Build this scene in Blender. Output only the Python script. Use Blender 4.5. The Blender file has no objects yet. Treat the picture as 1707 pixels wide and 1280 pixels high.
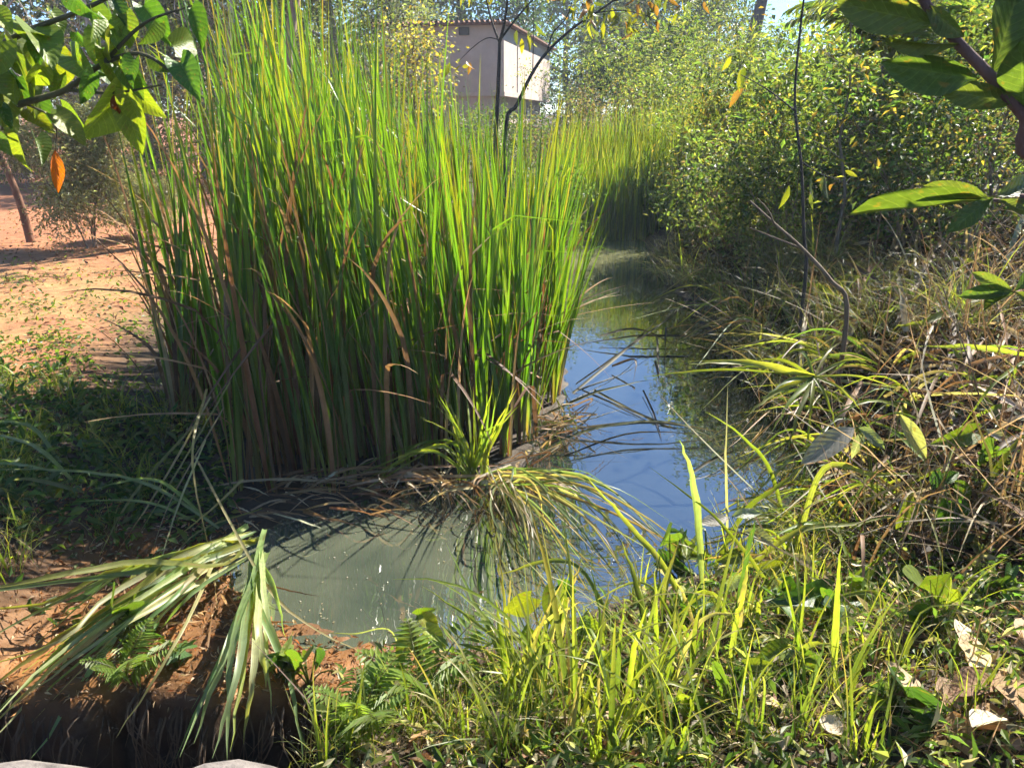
import bpy, math
import numpy as np
from mathutils import Vector, Matrix

sc = bpy.context.scene
COL = sc.collection
R = math.radians

# ------------------------------------------------------------------ camera
H = 2.0                       # eye height above the water (z = 0)
PITCH = R(18.8)
FPX = 1289.0                  # focal length in photo pixels (1707 wide)
cam = bpy.data.cameras.new('camera')
cam.sensor_width = 36.0
cam.lens = 36.0 * FPX / 1707.0
cam.clip_start = 0.05
cam.clip_end = 2000.0
camo = bpy.data.objects.new('camera', cam)
camo.location = (0, 0, H)
camo.rotation_euler = (R(90) - PITCH, 0, 0)
COL.objects.link(camo)
sc.camera = camo

# ------------------------------------------------------------------ light
SUN_AZ = R(42.0)              # clockwise from +Y towards +X
SUN_EL = R(43.0)
world = bpy.data.worlds.new('World')
sc.world = world
world.use_nodes = True
wn = world.node_tree
for n in list(wn.nodes):
    wn.nodes.remove(n)
sky = wn.nodes.new('ShaderNodeTexSky')
sky.sky_type = 'NISHITA'
sky.sun_disc = False
sky.sun_elevation = SUN_EL
sky.sun_rotation = SUN_AZ
sky.air_density = 1.0
sky.dust_density = 0.0
sky.ozone_density = 8.0
bg = wn.nodes.new('ShaderNodeBackground')
bg.inputs['Strength'].default_value = 0.065
wo = wn.nodes.new('ShaderNodeOutputWorld')
wn.links.new(sky.outputs[0], bg.inputs[0])
wn.links.new(bg.outputs[0], wo.inputs[0])

sund = bpy.data.lights.new('sun', 'SUN')
sund.energy = 5.0
sund.angle = R(0.53)
sund.color = (1.0, 0.93, 0.82)
suno = bpy.data.objects.new('sun', sund)
SUNV = Vector((math.sin(SUN_AZ) * math.cos(SUN_EL), math.cos(SUN_AZ) * math.cos(SUN_EL), math.sin(SUN_EL)))
suno.rotation_euler = (-SUNV).to_track_quat('-Z', 'Y').to_euler()
suno.location = (8, 8, 20)
COL.objects.link(suno)

sc.view_settings.view_transform = 'Standard'
sc.view_settings.look = 'None'
sc.view_settings.gamma = 1.0
sc.view_settings.use_curve_mapping = False
sc.view_settings.exposure = 1.9
sc.render.engine = 'CYCLES'
sc.cycles.max_bounces = 8
sc.cycles.diffuse_bounces = 4
sc.cycles.transmission_bounces = 6
sc.cycles.sample_clamp_indirect = 6.0
sc.cycles.use_denoising = True
sc.cycles.use_adaptive_sampling = True
sc.cycles.adaptive_threshold = 0.04
sc.cycles.caustics_reflective = False
sc.cycles.caustics_refractive = False

# ------------------------------------------------------------------ pixel helpers
_cp, _sp = math.cos(PITCH), math.sin(PITCH)


def ray(px, py):
    a = (px - 853.5) / FPX
    b = (640.0 - py) / FPX
    return np.array([a, _cp + b * _sp, -_sp + b * _cp])


def on(px, py, z):                     # the point at height z seen at a pixel
    d = ray(px, py)
    return np.array([0, 0, H]) + d * ((z - H) / d[2])


def at(px, py, Y):                     # the point at distance Y seen at a pixel
    d = ray(px, py)
    return np.array([0, 0, H]) + d * (Y / d[1])


# ------------------------------------------------------------------ materials
def new_mat(name):
    m = bpy.data.materials.new(name)
    m.use_nodes = True
    nt = m.node_tree
    for n in list(nt.nodes):
        nt.nodes.remove(n)
    out = nt.nodes.new('ShaderNodeOutputMaterial')
    return m, nt, out


def nd(nt, typ, **kw):
    n = nt.nodes.new(typ)
    for k, v in kw.items():
        setattr(n, k, v)
    return n


def mathn(nt, op, a, b=None, clamp=False):
    n = nd(nt, 'ShaderNodeMath', operation=op, use_clamp=clamp)
    for i, x in enumerate((a, b)):
        if x is None:
            continue
        if isinstance(x, (int, float)):
            n.inputs[i].default_value = x
        else:
            nt.links.new(x, n.inputs[i])
    return n.outputs[0]


def mixc(nt, fac, a, b, typ='MIX'):
    n = nd(nt, 'ShaderNodeMix', data_type='RGBA', blend_type=typ)
    for sock, x in ((n.inputs[0], fac), (n.inputs[6], a), (n.inputs[7], b)):
        if isinstance(x, (int, float)):
            sock.default_value = x
        elif isinstance(x, tuple):
            sock.default_value = (*x, 1.0)
        else:
            nt.links.new(x, sock)
    return n.outputs[2]


def leaf_mat(name, trans=0.45, gain=(1.7, 1.9, 0.6), rough=0.42, spec=0.4, vary=0.35, veins=0.0, nscale=60.0, stripes=0.0, wither=.60):
    m, nt, out = new_mat(name)
    at_ = nd(nt, 'ShaderNodeAttribute', attribute_name='Col')
    oi = nd(nt, 'ShaderNodeObjectInfo')
    geo = nd(nt, 'ShaderNodeNewGeometry')
    v = mathn(nt, 'MULTIPLY_ADD', oi.outputs['Random'], vary)
    v.node.inputs[2].default_value = 1.0 - vary * 0.5
    tc = nd(nt, 'ShaderNodeTexCoord')
    noi = nd(nt, 'ShaderNodeTexNoise')
    noi.inputs['Scale'].default_value = nscale
    noi.inputs['Detail'].default_value = 3.0
    nt.links.new(tc.outputs['Object'], noi.inputs['Vector'])
    nv = mathn(nt, 'MULTIPLY_ADD', noi.outputs[0], 0.7)
    nv.node.inputs[2].default_value = 0.65
    vv = mathn(nt, 'MULTIPLY', v, nv)
    comb = nd(nt, 'ShaderNodeCombineXYZ')
    for i in range(3):
        nt.links.new(vv, comb.inputs[i])
    col = mixc(nt, 1.0, at_.outputs['Color'], comb.outputs[0], 'MULTIPLY')
    bump = None
    if veins > 0:
        ua = nd(nt, 'ShaderNodeAttribute', attribute_name='luv')
        sx = nd(nt, 'ShaderNodeSeparateXYZ')
        nt.links.new(ua.outputs['Vector'], sx.inputs[0])
        au = mathn(nt, 'ABSOLUTE', sx.outputs[0])
        ph = mathn(nt, 'SUBTRACT', sx.outputs[1], mathn(nt, 'MULTIPLY', au, 0.22))
        fr = mathn(nt, 'FRACT', mathn(nt, 'MULTIPLY', ph, 9.0))
        tri = mathn(nt, 'ABSOLUTE', mathn(nt, 'SUBTRACT', fr, 0.5))
        line = mathn(nt, 'LESS_THAN', tri, 0.055)
        mid = mathn(nt, 'LESS_THAN', au, 0.035)
        vm = mathn(nt, 'MULTIPLY', mathn(nt, 'MAXIMUM', line, mid), veins)
        vcol = mixc(nt, 1.0, col, (1.7, 1.5, 1.6), 'MULTIPLY')
        col = mixc(nt, vm, col, vcol)
        sp = nd(nt, 'ShaderNodeTexNoise')
        sp.inputs['Scale'].default_value = 7.0
        sp.inputs['Detail'].default_value = 5.0
        nt.links.new(tc.outputs['Object'], sp.inputs['Vector'])
        spm = nd(nt, 'ShaderNodeMapRange')
        spm.inputs[1].default_value = .60
        spm.inputs[2].default_value = .68
        nt.links.new(sp.outputs[0], spm.inputs[0])
        col = mixc(nt, mathn(nt, 'MULTIPLY', spm.outputs[0], .75), col, (.20, .13, .04))
        bump = nd(nt, 'ShaderNodeBump')
        bump.inputs['Strength'].default_value = 0.4
        bump.inputs['Distance'].default_value = 0.004
        nt.links.new(mathn(nt, 'ADD', tri, noi.outputs[0]), bump.inputs['Height'])
    if stripes > 0:                                # lengthwise ribs and withered patches of a blade
        ua = nd(nt, 'ShaderNodeAttribute', attribute_name='luv')
        sx = nd(nt, 'ShaderNodeSeparateXYZ')
        nt.links.new(ua.outputs['Vector'], sx.inputs[0])

        def ribs(su, sv, detail):
            cb = nd(nt, 'ShaderNodeCombineXYZ')
            nt.links.new(mathn(nt, 'MULTIPLY', sx.outputs[0], su), cb.inputs[0])
            nt.links.new(mathn(nt, 'MULTIPLY', sx.outputs[1], sv), cb.inputs[1])
            nt.links.new(mathn(nt, 'MULTIPLY', oi.outputs['Random'], 97.0), cb.inputs[2])
            n_ = nd(nt, 'ShaderNodeTexNoise')
            n_.inputs['Scale'].default_value = 1.0
            n_.inputs['Detail'].default_value = detail
            nt.links.new(cb.outputs[0], n_.inputs['Vector'])
            return n_.outputs[0]
        rb = mathn(nt, 'MULTIPLY_ADD', ribs(6.0, 1.2, 3.0), 1.5)
        rb.node.inputs[2].default_value = .25
        cb2 = nd(nt, 'ShaderNodeCombineXYZ')
        for i in range(3):
            nt.links.new(rb, cb2.inputs[i])
        col = mixc(nt, stripes, col, mixc(nt, 1.0, col, cb2.outputs[0], 'MULTIPLY'))
        wm = nd(nt, 'ShaderNodeMapRange')
        wm.inputs[1].default_value = wither
        wm.inputs[2].default_value = wither + .1
        nt.links.new(ribs(1.3, 9.0, 5.0), wm.inputs[0])
        col = mixc(nt, mathn(nt, 'MULTIPLY', wm.outputs[0], .7), col, (.24, .16, .06))
    p = nd(nt, 'ShaderNodeBsdfPrincipled')
    p.inputs['Roughness'].default_value = rough
    p.inputs['Specular IOR Level'].default_value = spec
    nt.links.new(col, p.inputs['Base Color'])
    tr = nd(nt, 'ShaderNodeBsdfTranslucent')
    tcol = mixc(nt, 1.0, col, gain, 'MULTIPLY')
    nt.links.new(tcol, tr.inputs['Color'])
    if bump:
        nt.links.new(bump.outputs[0], p.inputs['Normal'])
        nt.links.new(bump.outputs[0], tr.inputs['Normal'])
    mx = nd(nt, 'ShaderNodeMixShader')
    mx.inputs[0].default_value = trans
    nt.links.new(p.outputs[0], mx.inputs[1])
    nt.links.new(tr.outputs[0], mx.inputs[2])
    nt.links.new(mx.outputs[0], out.inputs[0])
    return m


def solid_mat(name, col, rough=0.85, nscale=8.0, namp=0.5, bump=0.3, attr=False, spec=0.3, stretch=None, col2=None, dist=0.02):
    m, nt, out = new_mat(name)
    tc = nd(nt, 'ShaderNodeTexCoord')
    mp = nd(nt, 'ShaderNodeMapping')
    if stretch:
        mp.inputs['Scale'].default_value = stretch
    nt.links.new(tc.outputs['Object'], mp.inputs['Vector'])
    noi = nd(nt, 'ShaderNodeTexNoise')
    noi.inputs['Scale'].default_value = nscale
    noi.inputs['Detail'].default_value = 7.0
    noi.inputs['Roughness'].default_value = 0.65
    nt.links.new(mp.outputs[0], noi.inputs['Vector'])
    if attr:
        a = nd(nt, 'ShaderNodeAttribute', attribute_name='Col')
        base = a.outputs['Color']
    else:
        base = col
    lo = mixc(nt, 1.0, base, (1 - namp,) * 3, 'MULTIPLY') if col2 is None else col2
    hi = mixc(nt, 1.0, base, (1 + namp * 0.6,) * 3, 'MULTIPLY')
    rmp = nd(nt, 'ShaderNodeMapRange')
    rmp.inputs[1].default_value = 0.3
    rmp.inputs[2].default_value = 0.7
    nt.links.new(noi.outputs[0], rmp.inputs[0])
    c = mixc(nt, rmp.outputs[0], lo, hi)
    p = nd(nt, 'ShaderNodeBsdfPrincipled')
    p.inputs['Roughness'].default_value = rough
    p.inputs['Specular IOR Level'].default_value = spec
    nt.links.new(c, p.inputs['Base Color'])
    if name == 'soil':                             # wet mud shines
        wa = nd(nt, 'ShaderNodeAttribute', attribute_name='luv')
        nt.links.new(mathn(nt, 'SUBTRACT', rough, mathn(nt, 'MULTIPLY', mathn(nt, 'MULTIPLY', wa.outputs['Fac'], rmp.outputs[0]), .4)), p.inputs['Roughness'])
    b = nd(nt, 'ShaderNodeBump')
    b.inputs['Strength'].default_value = bump
    b.inputs['Distance'].default_value = dist
    nt.links.new(noi.outputs[0], b.inputs['Height'])
    nt.links.new(b.outputs[0], p.inputs['Normal'])
    nt.links.new(p.outputs[0], out.inputs[0])
    return m


M = {}
M['reed'] = leaf_mat('reed_leaf', trans=0.5, gain=(1.9, 1.9, 0.5), rough=0.36, spec=0.5, nscale=25, stripes=.7, wither=.66)
M['grass'] = leaf_mat('grass_blade', trans=0.5, gain=(1.8, 1.8, 0.6), rough=0.42, spec=0.4, nscale=30, stripes=.9)
M['straw'] = leaf_mat('dry_straw', trans=0.3, gain=(1.4, 1.2, 0.8), rough=0.6, spec=0.25, nscale=30, stripes=.9)
M['foliage'] = leaf_mat('foliage', trans=0.52, gain=(1.85, 1.95, 0.9), rough=0.45, spec=0.4, nscale=6)
M['bigleaf'] = leaf_mat('broad_leaf', trans=0.42, gain=(1.7, 1.8, 0.45), rough=0.45, spec=0.35, veins=0.6, nscale=14)
M['litter'] = leaf_mat('dead_leaf', trans=0.25, gain=(1.4, 1.1, 0.7), rough=0.7, spec=0.2, veins=0.5, nscale=25)
M['bark'] = solid_mat('bark', (0.12, 0.085, 0.06), attr=True, nscale=14, namp=0.5, bump=0.8, stretch=(1, 1, 0.25))
M['plaster'] = solid_mat('plaster', (0.56, 0.46, 0.39), rough=0.9, nscale=1.4, namp=0.18, bump=0.12)
M['concrete'] = solid_mat('concrete', (0.17, 0.15, 0.135), rough=0.95, nscale=18, namp=0.5, bump=0.8)
M['brick'] = solid_mat('terracotta', (0.36, 0.19, 0.13), rough=0.9, nscale=5, namp=0.3, bump=0.3)
M['roof'] = solid_mat('roof_tile', (0.22, 0.11, 0.07), rough=0.9, nscale=6, namp=0.4, bump=0.4)
M['dark'] = solid_mat('dark_metal', (0.06, 0.06, 0.06), rough=0.7, nscale=6, namp=0.3, bump=0.1)


# ------------------------------------------------------------------ mesh building
def atg(px, py, clear):                # the point a given height above the ground seen at a pixel
    d = ray(px, py)
    t = np.linspace(.6, 14, 400)
    P = np.array([0, 0, H])[None] + d[None] * t[:, None]
    k = P[:, 2] < hgt(P[:, 0], P[:, 1]) + clear
    return P[int(np.argmax(k))] if k.any() else P[-1]


class G:
    def __init__(s):
        s.v, s.q, s.t, s.c, s.u, s.n = [], [], [], [], [], 0

    def add(s, V, Q=None, T=None, C=None, U=None):
        V = np.asarray(V, float).reshape(-1, 3)
        k = len(V)
        if Q is not None and len(Q):
            s.q.append(np.asarray(Q, int).reshape(-1, 4) + s.n)
        if T is not None and len(T):
            s.t.append(np.asarray(T, int).reshape(-1, 3) + s.n)
        C = np.asarray((0.1, 0.1, 0.1) if C is None else C, float)
        if C.ndim == 1:
            C = np.tile(C, (k, 1))
        s.c.append(C.reshape(-1, 3))
        s.u.append(np.zeros((k, 3)) if U is None else np.asarray(U, float).reshape(-1, 3))
        s.v.append(V)
        s.n += k

    def mesh(s, name, mat, smooth=True):
        me = bpy.data.meshes.new(name)
        V = np.concatenate(s.v)
        q = np.concatenate(s.q) if s.q else np.zeros((0, 4), int)
        t = np.concatenate(s.t) if s.t else np.zeros((0, 3), int)
        me.vertices.add(len(V))
        me.vertices.foreach_set('co', V.astype(np.float32).ravel())
        li = np.concatenate([q.ravel(), t.ravel()]).astype(np.int32)
        me.loops.add(len(li))
        me.loops.foreach_set('vertex_index', li)
        me.polygons.add(len(q) + len(t))
        ls = np.concatenate([np.arange(len(q)) * 4, len(q) * 4 + np.arange(len(t)) * 3]).astype(np.int32)
        me.polygons.foreach_set('loop_start', ls)
        me.polygons.foreach_set('use_smooth', np.full(len(ls), smooth))
        C = np.concatenate(s.c)
        C4 = np.concatenate([np.clip(C, 0, 1), np.ones((len(C), 1))], 1).astype(np.float32)
        me.attributes.new('Col', 'FLOAT_COLOR', 'POINT').data.foreach_set('color', C4.ravel())
        me.attributes.new('luv', 'FLOAT_VECTOR', 'POINT').data.foreach_set('vector', np.concatenate(s.u).astype(np.float32).ravel())
        me.update(calc_edges=True)
        me.materials.append(mat)
        return me


def link(name, data, parent=None, loc=None, rot=None, scale=None):
    o = bpy.data.objects.new(name, data)
    COL.objects.link(o)
    if parent is not None:
        o.parent = parent
    if loc is not None:
        o.location = [float(a) for a in loc]
    if rot is not None:
        o.rotation_euler = [float(a) for a in rot]
    if scale is not None:
        o.scale = (scale,) * 3 if isinstance(scale, (int, float)) else [float(a) for a in scale]
    return o


def tag(o, label=None, cat=None, group=None, kind=None):
    if label: o['label'] = label
    if cat: o['category'] = cat
    if group: o['group'] = group
    if kind: o['kind'] = kind
    return o


def thing(name, label, cat, loc=(0, 0, 0), group=None, rot=None, scale=None):
    return tag(link(name, None, None, loc, rot, scale), label, cat, group)


def copy_tree(o, parent=None):
    c = o.copy()
    COL.objects.link(c)
    c.parent = parent
    for ch in o.children:
        copy_tree(ch, c)
    return c


def nrm(a):
    a = np.asarray(a, float)
    return a / np.maximum(np.linalg.norm(a, axis=-1, keepdims=True), 1e-9)


def spline(P, n):                       # Catmull-Rom through the points
    P = np.asarray(P, float)
    Q = np.vstack([2 * P[0] - P[1], P, 2 * P[-1] - P[-2]])
    ts = np.linspace(0, len(P) - 1, n)
    i = np.minimum(ts.astype(int), len(P) - 2)
    f = (ts - i)[:, None]
    a, b, c, d = Q[i], Q[i + 1], Q[i + 2], Q[i + 3]
    return 0.5 * (2 * b + (c - a) * f + (2 * a - 5 * b + 4 * c - d) * f ** 2 + (3 * b - a - 3 * c + d) * f ** 3)


def ribbons(g, P, W, S, C, fold=0.3):
    N, K = W.shape
    T = nrm(np.gradient(P, axis=1))
    S = nrm(S - T * np.sum(S * T, -1, keepdims=True))
    Nn = np.cross(T, S)
    Wv = W[..., None]
    if fold:
        V = np.stack([P - S * Wv, P - Nn * Wv * fold, P + S * Wv], 2)
        m = 3
    else:
        V = np.stack([P - S * Wv, P + S * Wv], 2)
        m = 2
    idx = np.arange(N * K * m).reshape(N, K, m)
    Q = np.stack([idx[:, :-1, :-1], idx[:, :-1, 1:], idx[:, 1:, 1:], idx[:, 1:, :-1]], -1).reshape(-1, 4)
    Cc = np.repeat(C[:, :, None, :], m, 2)
    U = np.zeros((N, K, m, 3))
    U[..., 0] = np.linspace(-1, 1, m)[None, None]
    U[..., 1] = np.linspace(0, 1, K)[None, :, None]
    g.add(V, Q, C=Cc.reshape(-1, 3), U=U)


def profile(t, b=0.6):
    return np.maximum((b + (1 - b) * np.clip(t * 3.5, 0, 1)) * np.clip(1 - t ** 2.2, 0, 1) ** 0.9, 0.03)


def blades(g, rng, base, az, length, width, lean, bend, col, tip, K=8, power=1.5, fold=0.3, twist=0.5, kink=None, kang=None, basecol=None):
    N = len(base)
    t = np.linspace(0, 1, K)
    th = lean[:, None] + bend[:, None] * t ** power
    if kink is not None:
        th = th + np.where(t[None] > kink[:, None], kang[:, None], 0)
    th = np.clip(th, -0.5, 2.75)
    azz = az[:, None] + rng.normal(0, 0.15, (N, 1)) * t[None] ** 2
    D = np.stack([np.sin(th) * np.cos(azz), np.sin(th) * np.sin(azz), np.cos(th)], -1)
    ds = (length / (K - 1))[:, None, None]
    P = np.concatenate([np.zeros((N, 1, 3)), np.cumsum((D[:, :-1] + D[:, 1:]) * 0.5 * ds, 1)], 1) + base[:, None, :]
    side = np.stack([-np.sin(azz), np.cos(azz), np.zeros_like(azz)], -1)
    side = np.broadcast_to(side, D.shape)
    nn = np.cross(D, side)
    tw = (rng.uniform(-twist, twist, N)[:, None] + rng.normal(0, twist, N)[:, None] * t[None])[..., None]
    S = side * np.cos(tw) + nn * np.sin(tw)
    W = 0.5 * width[:, None] * profile(t)[None]
    C = col[:, None, :] * (1 - t[None, :, None] ** 2) + tip[:, None, :] * t[None, :, None] ** 2
    if basecol is not None:
        f = np.clip(1 - t * 4.0, 0, 1)[None, :, None]
        C = C * (1 - f) + basecol[:, None, :] * f
    ribbons(g, P, W, S, C, fold)


def pblade(pts, width, col, tip=None, K=14, roll=0.3, fold=0.45, prof=True):
    """one blade along world points, its flat side turned roughly across the view"""
    P = spline(pts, K)
    wr = np.random.default_rng(int(abs(P[0] @ np.array([911.0, 577.0, 313.0])) * 1000) % 100003)
    P = P + wr.normal(0, .12 * width, P.shape) * np.linspace(0, 1, K)[:, None]
    g = G()
    T = nrm(np.gradient(P, axis=0))
    view = nrm(P - np.array([0, 0, H]))
    S = nrm(np.cross(T, view))
    Nn = np.cross(T, S)
    S = S * math.cos(roll) + Nn * math.sin(roll)
    t = np.linspace(0, 1, K)
    W = 0.5 * width * (profile(t, 0.7) if prof else np.ones(K)) * (1 + wr.normal(0, .06, K))
    S = S * np.cos(.5 * np.sin(4 * t + wr.uniform(0, 6)))[:, None] + np.cross(T, S) * np.sin(.5 * np.sin(4 * t + wr.uniform(0, 6)))[:, None]
    tip = col if tip is None else tip
    C = np.asarray(col)[None] * (1 - t[:, None] ** 2) + np.asarray(tip)[None] * t[:, None] ** 2
    ribbons(g, P[None], W[None], S[None], C[None], fold)
    return g


LEAF5 = (np.array([[0, 0, 0], [-.5, .45, .12], [0, .5, -.03], [.5, .45, .12], [0, 1, -.1]], float),
         np.array([[0, 2, 4, 1], [0, 3, 4, 2]]), np.array([[0, 0, 0], [-1, .45, 0], [0, .5, 0], [1, .45, 0], [0, 1, 0]], float))


def leaf_grid(kind='ellip', nv=8, nu=2, fold=0.18, droop=0.25, wave=0.03, seed=0):
    r = np.random.default_rng(seed)
    v = np.linspace(0, 1, nv)
    u = np.linspace(-1, 1, 2 * nu + 1)
    if kind == 'heart':
        w = 0.52 * np.clip(np.sin(np.pi * np.clip(v, 0, 1) ** 0.62), 0, 1) ** 0.75 * (1 - 0.25 * v)
        w[0] = 0.28
    elif kind == 'obov':
        w = 0.30 * np.sin(np.pi * v ** 1.35) ** 0.7
    elif kind == 'lance':
        w = 0.16 * np.sin(np.pi * v ** 0.8) ** 0.9
    else:
        w = 0.30 * np.sin(np.pi * v ** 0.9) ** 0.85
    w = np.maximum(w, 0.004)
    V, U = [], []
    for i, vv in enumerate(v):
        for uu in u:
            x = uu * w[i]
            y = vv
            if kind == 'heart':
                y = vv - 0.20 * abs(uu) ** 1.3 * max(0, 1 - vv * 2.2)
            z = fold * abs(x) * 2 - droop * vv ** 2 + wave * math.sin(9 * vv + 3 * uu + seed) * abs(uu)
            V.append((x, y, z))
            U.append((uu, vv, 0))
    m = 2 * nu + 1
    idx = np.arange(nv * m).reshape(nv, m)
    Q = np.stack([idx[:-1, :-1], idx[:-1, 1:], idx[1:, 1:], idx[1:, :-1]], -1).reshape(-1, 4)
    return np.array(V), Q, np.array(U)


def scatter(g, tm, pos, fwd, up, size, col):
    V, Q, U = tm
    N = len(pos)
    f = nrm(fwd)
    x = nrm(np.cross(f, up))
    n = np.cross(x, f)
    s = np.asarray(size, float)
    if s.ndim == 1:
        s = np.stack([s, s, s], -1)
    W = (pos[:, None, :] + V[None, :, 0:1] * s[:, None, 0:1] * x[:, None] + V[None, :, 1:2] * s[:, None, 1:2] * f[:, None]
         + V[None, :, 2:3] * s[:, None, 2:3] * n[:, None])
    k = len(V)
    QQ = (Q[None] + (np.arange(N) * k)[:, None, None]).reshape(-1, 4)
    g.add(W, QQ, C=np.repeat(col, k, 0), U=np.tile(U, (N, 1)))


def tube(g, P, r, col, sides=6):
    P = np.asarray(P, float)
    r = np.broadcast_to(np.asarray(r, float), (len(P),))
    T = nrm(np.gradient(P, axis=0))
    ref = np.array([0.31, 0.12, 0.94]) if abs(T[0] @ np.array([0.31, 0.12, 0.94])) < 0.9 else np.array([1.0, 0.2, 0])
    A = nrm(np.cross(T, ref))
    B = np.cross(T, A)
    a = np.linspace(0, 2 * np.pi, sides, endpoint=False)
    V = P[:, None] + r[:, None, None] * (A[:, None] * np.cos(a)[None, :, None] + B[:, None] * np.sin(a)[None, :, None])
    K = len(P)
    idx = np.arange(K * sides).reshape(K, sides)
    nx = np.roll(idx, -1, 1)
    Q = np.stack([idx[:-1], nx[:-1], nx[1:], idx[1:]], -1).reshape(-1, 4)
    g.add(V, Q, C=col)


def pal(rng, N, cols, w=None, jit=0.25):
    cols = np.asarray(cols, float)
    i = rng.choice(len(cols), N, p=None if w is None else np.asarray(w) / np.sum(w))
    return cols[i] * rng.uniform(1 - jit, 1 + jit, (N, 1)) * rng.uniform(0.92, 1.08, (N, 3))


def sstep(x, a, b):
    t = np.clip((np.asarray(x, float) - a) / (b - a), 0, 1)
    return t * t * (3 - 2 * t)


def box(g, x0, x1, y0, y1, z0, z1, col=(0.3, 0.3, 0.3)):
    V = [(x, y, z) for z in (z0, z1) for y in (y0, y1) for x in (x0, x1)]
    g.add(V, [(0, 2, 3, 1), (4, 5, 7, 6), (0, 1, 5, 4), (2, 6, 7, 3), (0, 4, 6, 2), (1, 3, 7, 5)], C=col)


# ------------------------------------------------------------------ ground and water
POND = np.array([(-1.45, 3.4), (-1.3, 3.05), (-1.09, 2.77), (-.6, 2.6), (-.2, 2.53), (.05, 2.55), (.4, 2.8), (.8, 3.05), (1.5, 3.2), (1.8, 3.8),
                 (1.95, 4.5), (1.95, 5.5), (1.95, 6.5), (2.05, 8.5), (2.15, 11.8), (2.5, 14.9), (.6, 15.2), (.6, 11.5), (.5, 9), (.45, 7.3),
                 (.35, 5.5), (.1, 4.4), (-.4, 4.1), (-.9, 3.9), (-1.25, 3.7)])
STAND = np.array([(-1.55, 3.86), (-1.0, 3.9), (-.4, 4.2), (.05, 4.45), (.36, 5.5), (.48, 7.3), (-.3, 8.2), (-1.6, 8.0), (-2.15, 6.8), (-1.8, 5.0)])


def sdist(px, py, poly):
    px = np.asarray(px, float)
    py = np.asarray(py, float)
    d = np.full(px.shape, 1e9)
    ins = np.zeros(px.shape, bool)
    n = len(poly)
    for i in range(n):
        a, b = poly[i], poly[(i + 1) % n]
        e = b - a
        wx, wy = px - a[0], py - a[1]
        t = np.clip((wx * e[0] + wy * e[1]) / (e @ e), 0, 1)
        d = np.minimum(d, np.hypot(wx - t * e[0], wy - t * e[1]))
        c = ((a[1] > py) != (b[1] > py)) & (px < (b[0] - a[0]) * (py - a[1]) / (b[1] - a[1] + 1e-12) + a[0])
        ins ^= c
    return np.where(ins, -d, d)


def wob(x, y, s=1.0):
    return (np.sin(x * 3.1 * s + 1.3 * np.sin(y * 2.3 * s)) + np.sin(y * 4.3 * s + 1.7 * np.sin(x * 1.9 * s + 1)) + 0.6 * np.sin(x * 9.7 * s + y * 7.1 * s)
            + 0.4 * np.sin(x * 17 * s - y * 13 * s)) / 3.0


def pdist(x, y):
    return sdist(x, y, POND) + .05 * wob(x, y, 1.7) + .02 * np.sin(x * 23 + 2 * np.sin(y * 19))


def pit(x, y):
    x = x + .05 * np.sin(y * 19) ; y = y + .05 * np.sin(x * 11 + 1) + .03 * np.sin(x * 27)
    return (1 - sstep(x, -.72, -.5)) * sstep(x, -3.4, -2.9) * sstep(y, 1.42, 1.52) * (1 - sstep(y, 2.12, 2.28))


def shelf(x, y):
    return sstep(x, -2.3, -1.8) * (1 - sstep(x, -.4, -.05)) * sstep(y, 1.95, 2.2) * (1 - sstep(y, 3.2, 3.6))


def hgt(x, y):
    x = np.asarray(x, float)
    y = np.asarray(y, float)
    d = pdist(x, y)
    ds = sdist(x, y, STAND)
    T = .05 + .30 * sstep(ds, .1, 1.3)
    near = 1 - sstep(y, 2.6, 3.6)
    nf = near * sstep(x, -.75, -.35)
    T = T * (1 - nf) + .42 * nf
    back = 1 - sstep(y, 1.35, 1.5)
    T = T * (1 - back) + .45 * back
    rt = sstep(x, 1.1, 2.1)
    T = T * (1 - rt) + (.55 + .35 * sstep(d, .8, 3.5)) * rt
    m = shelf(x, y)
    T = T * (1 - m) + .028 * m
    wd = (0.9 + .5 * nf) * (1 - m) + .15 * m
    h = np.where(d > 0, T * np.clip(sstep(d, -.15 * wd, wd), 0, 1), -0.4 * sstep(-d, 0, .45) + .02 * (1 - sstep(-d, 0, .1)))
    h = h + wob(x, y) * np.where(d > 0, .018 + .02 * sstep(d, .3, 2) * (1 - m), .003) + m * np.where(d > 0, .02 * np.sin(x * 41 + 3 * np.sin(y * 17)) * np.sin(y * 37 + 2 * np.sin(x * 23)), 0)
    p = pit(x, y)
    return h * (1 - p) + (-1.15 + .10 * wob(x, y, 1.4)) * p


def axis(lo, hi, step, far, fs=1.18):
    a = list(np.arange(lo, hi + 1e-6, step))
    s, v = step, hi
    while v < far:
        s *= fs
        v += s
        a.append(v)
    s, v = step, lo
    while v > -far:
        s *= fs
        v -= s
        a.insert(0, v)
    return np.array(a)


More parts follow.
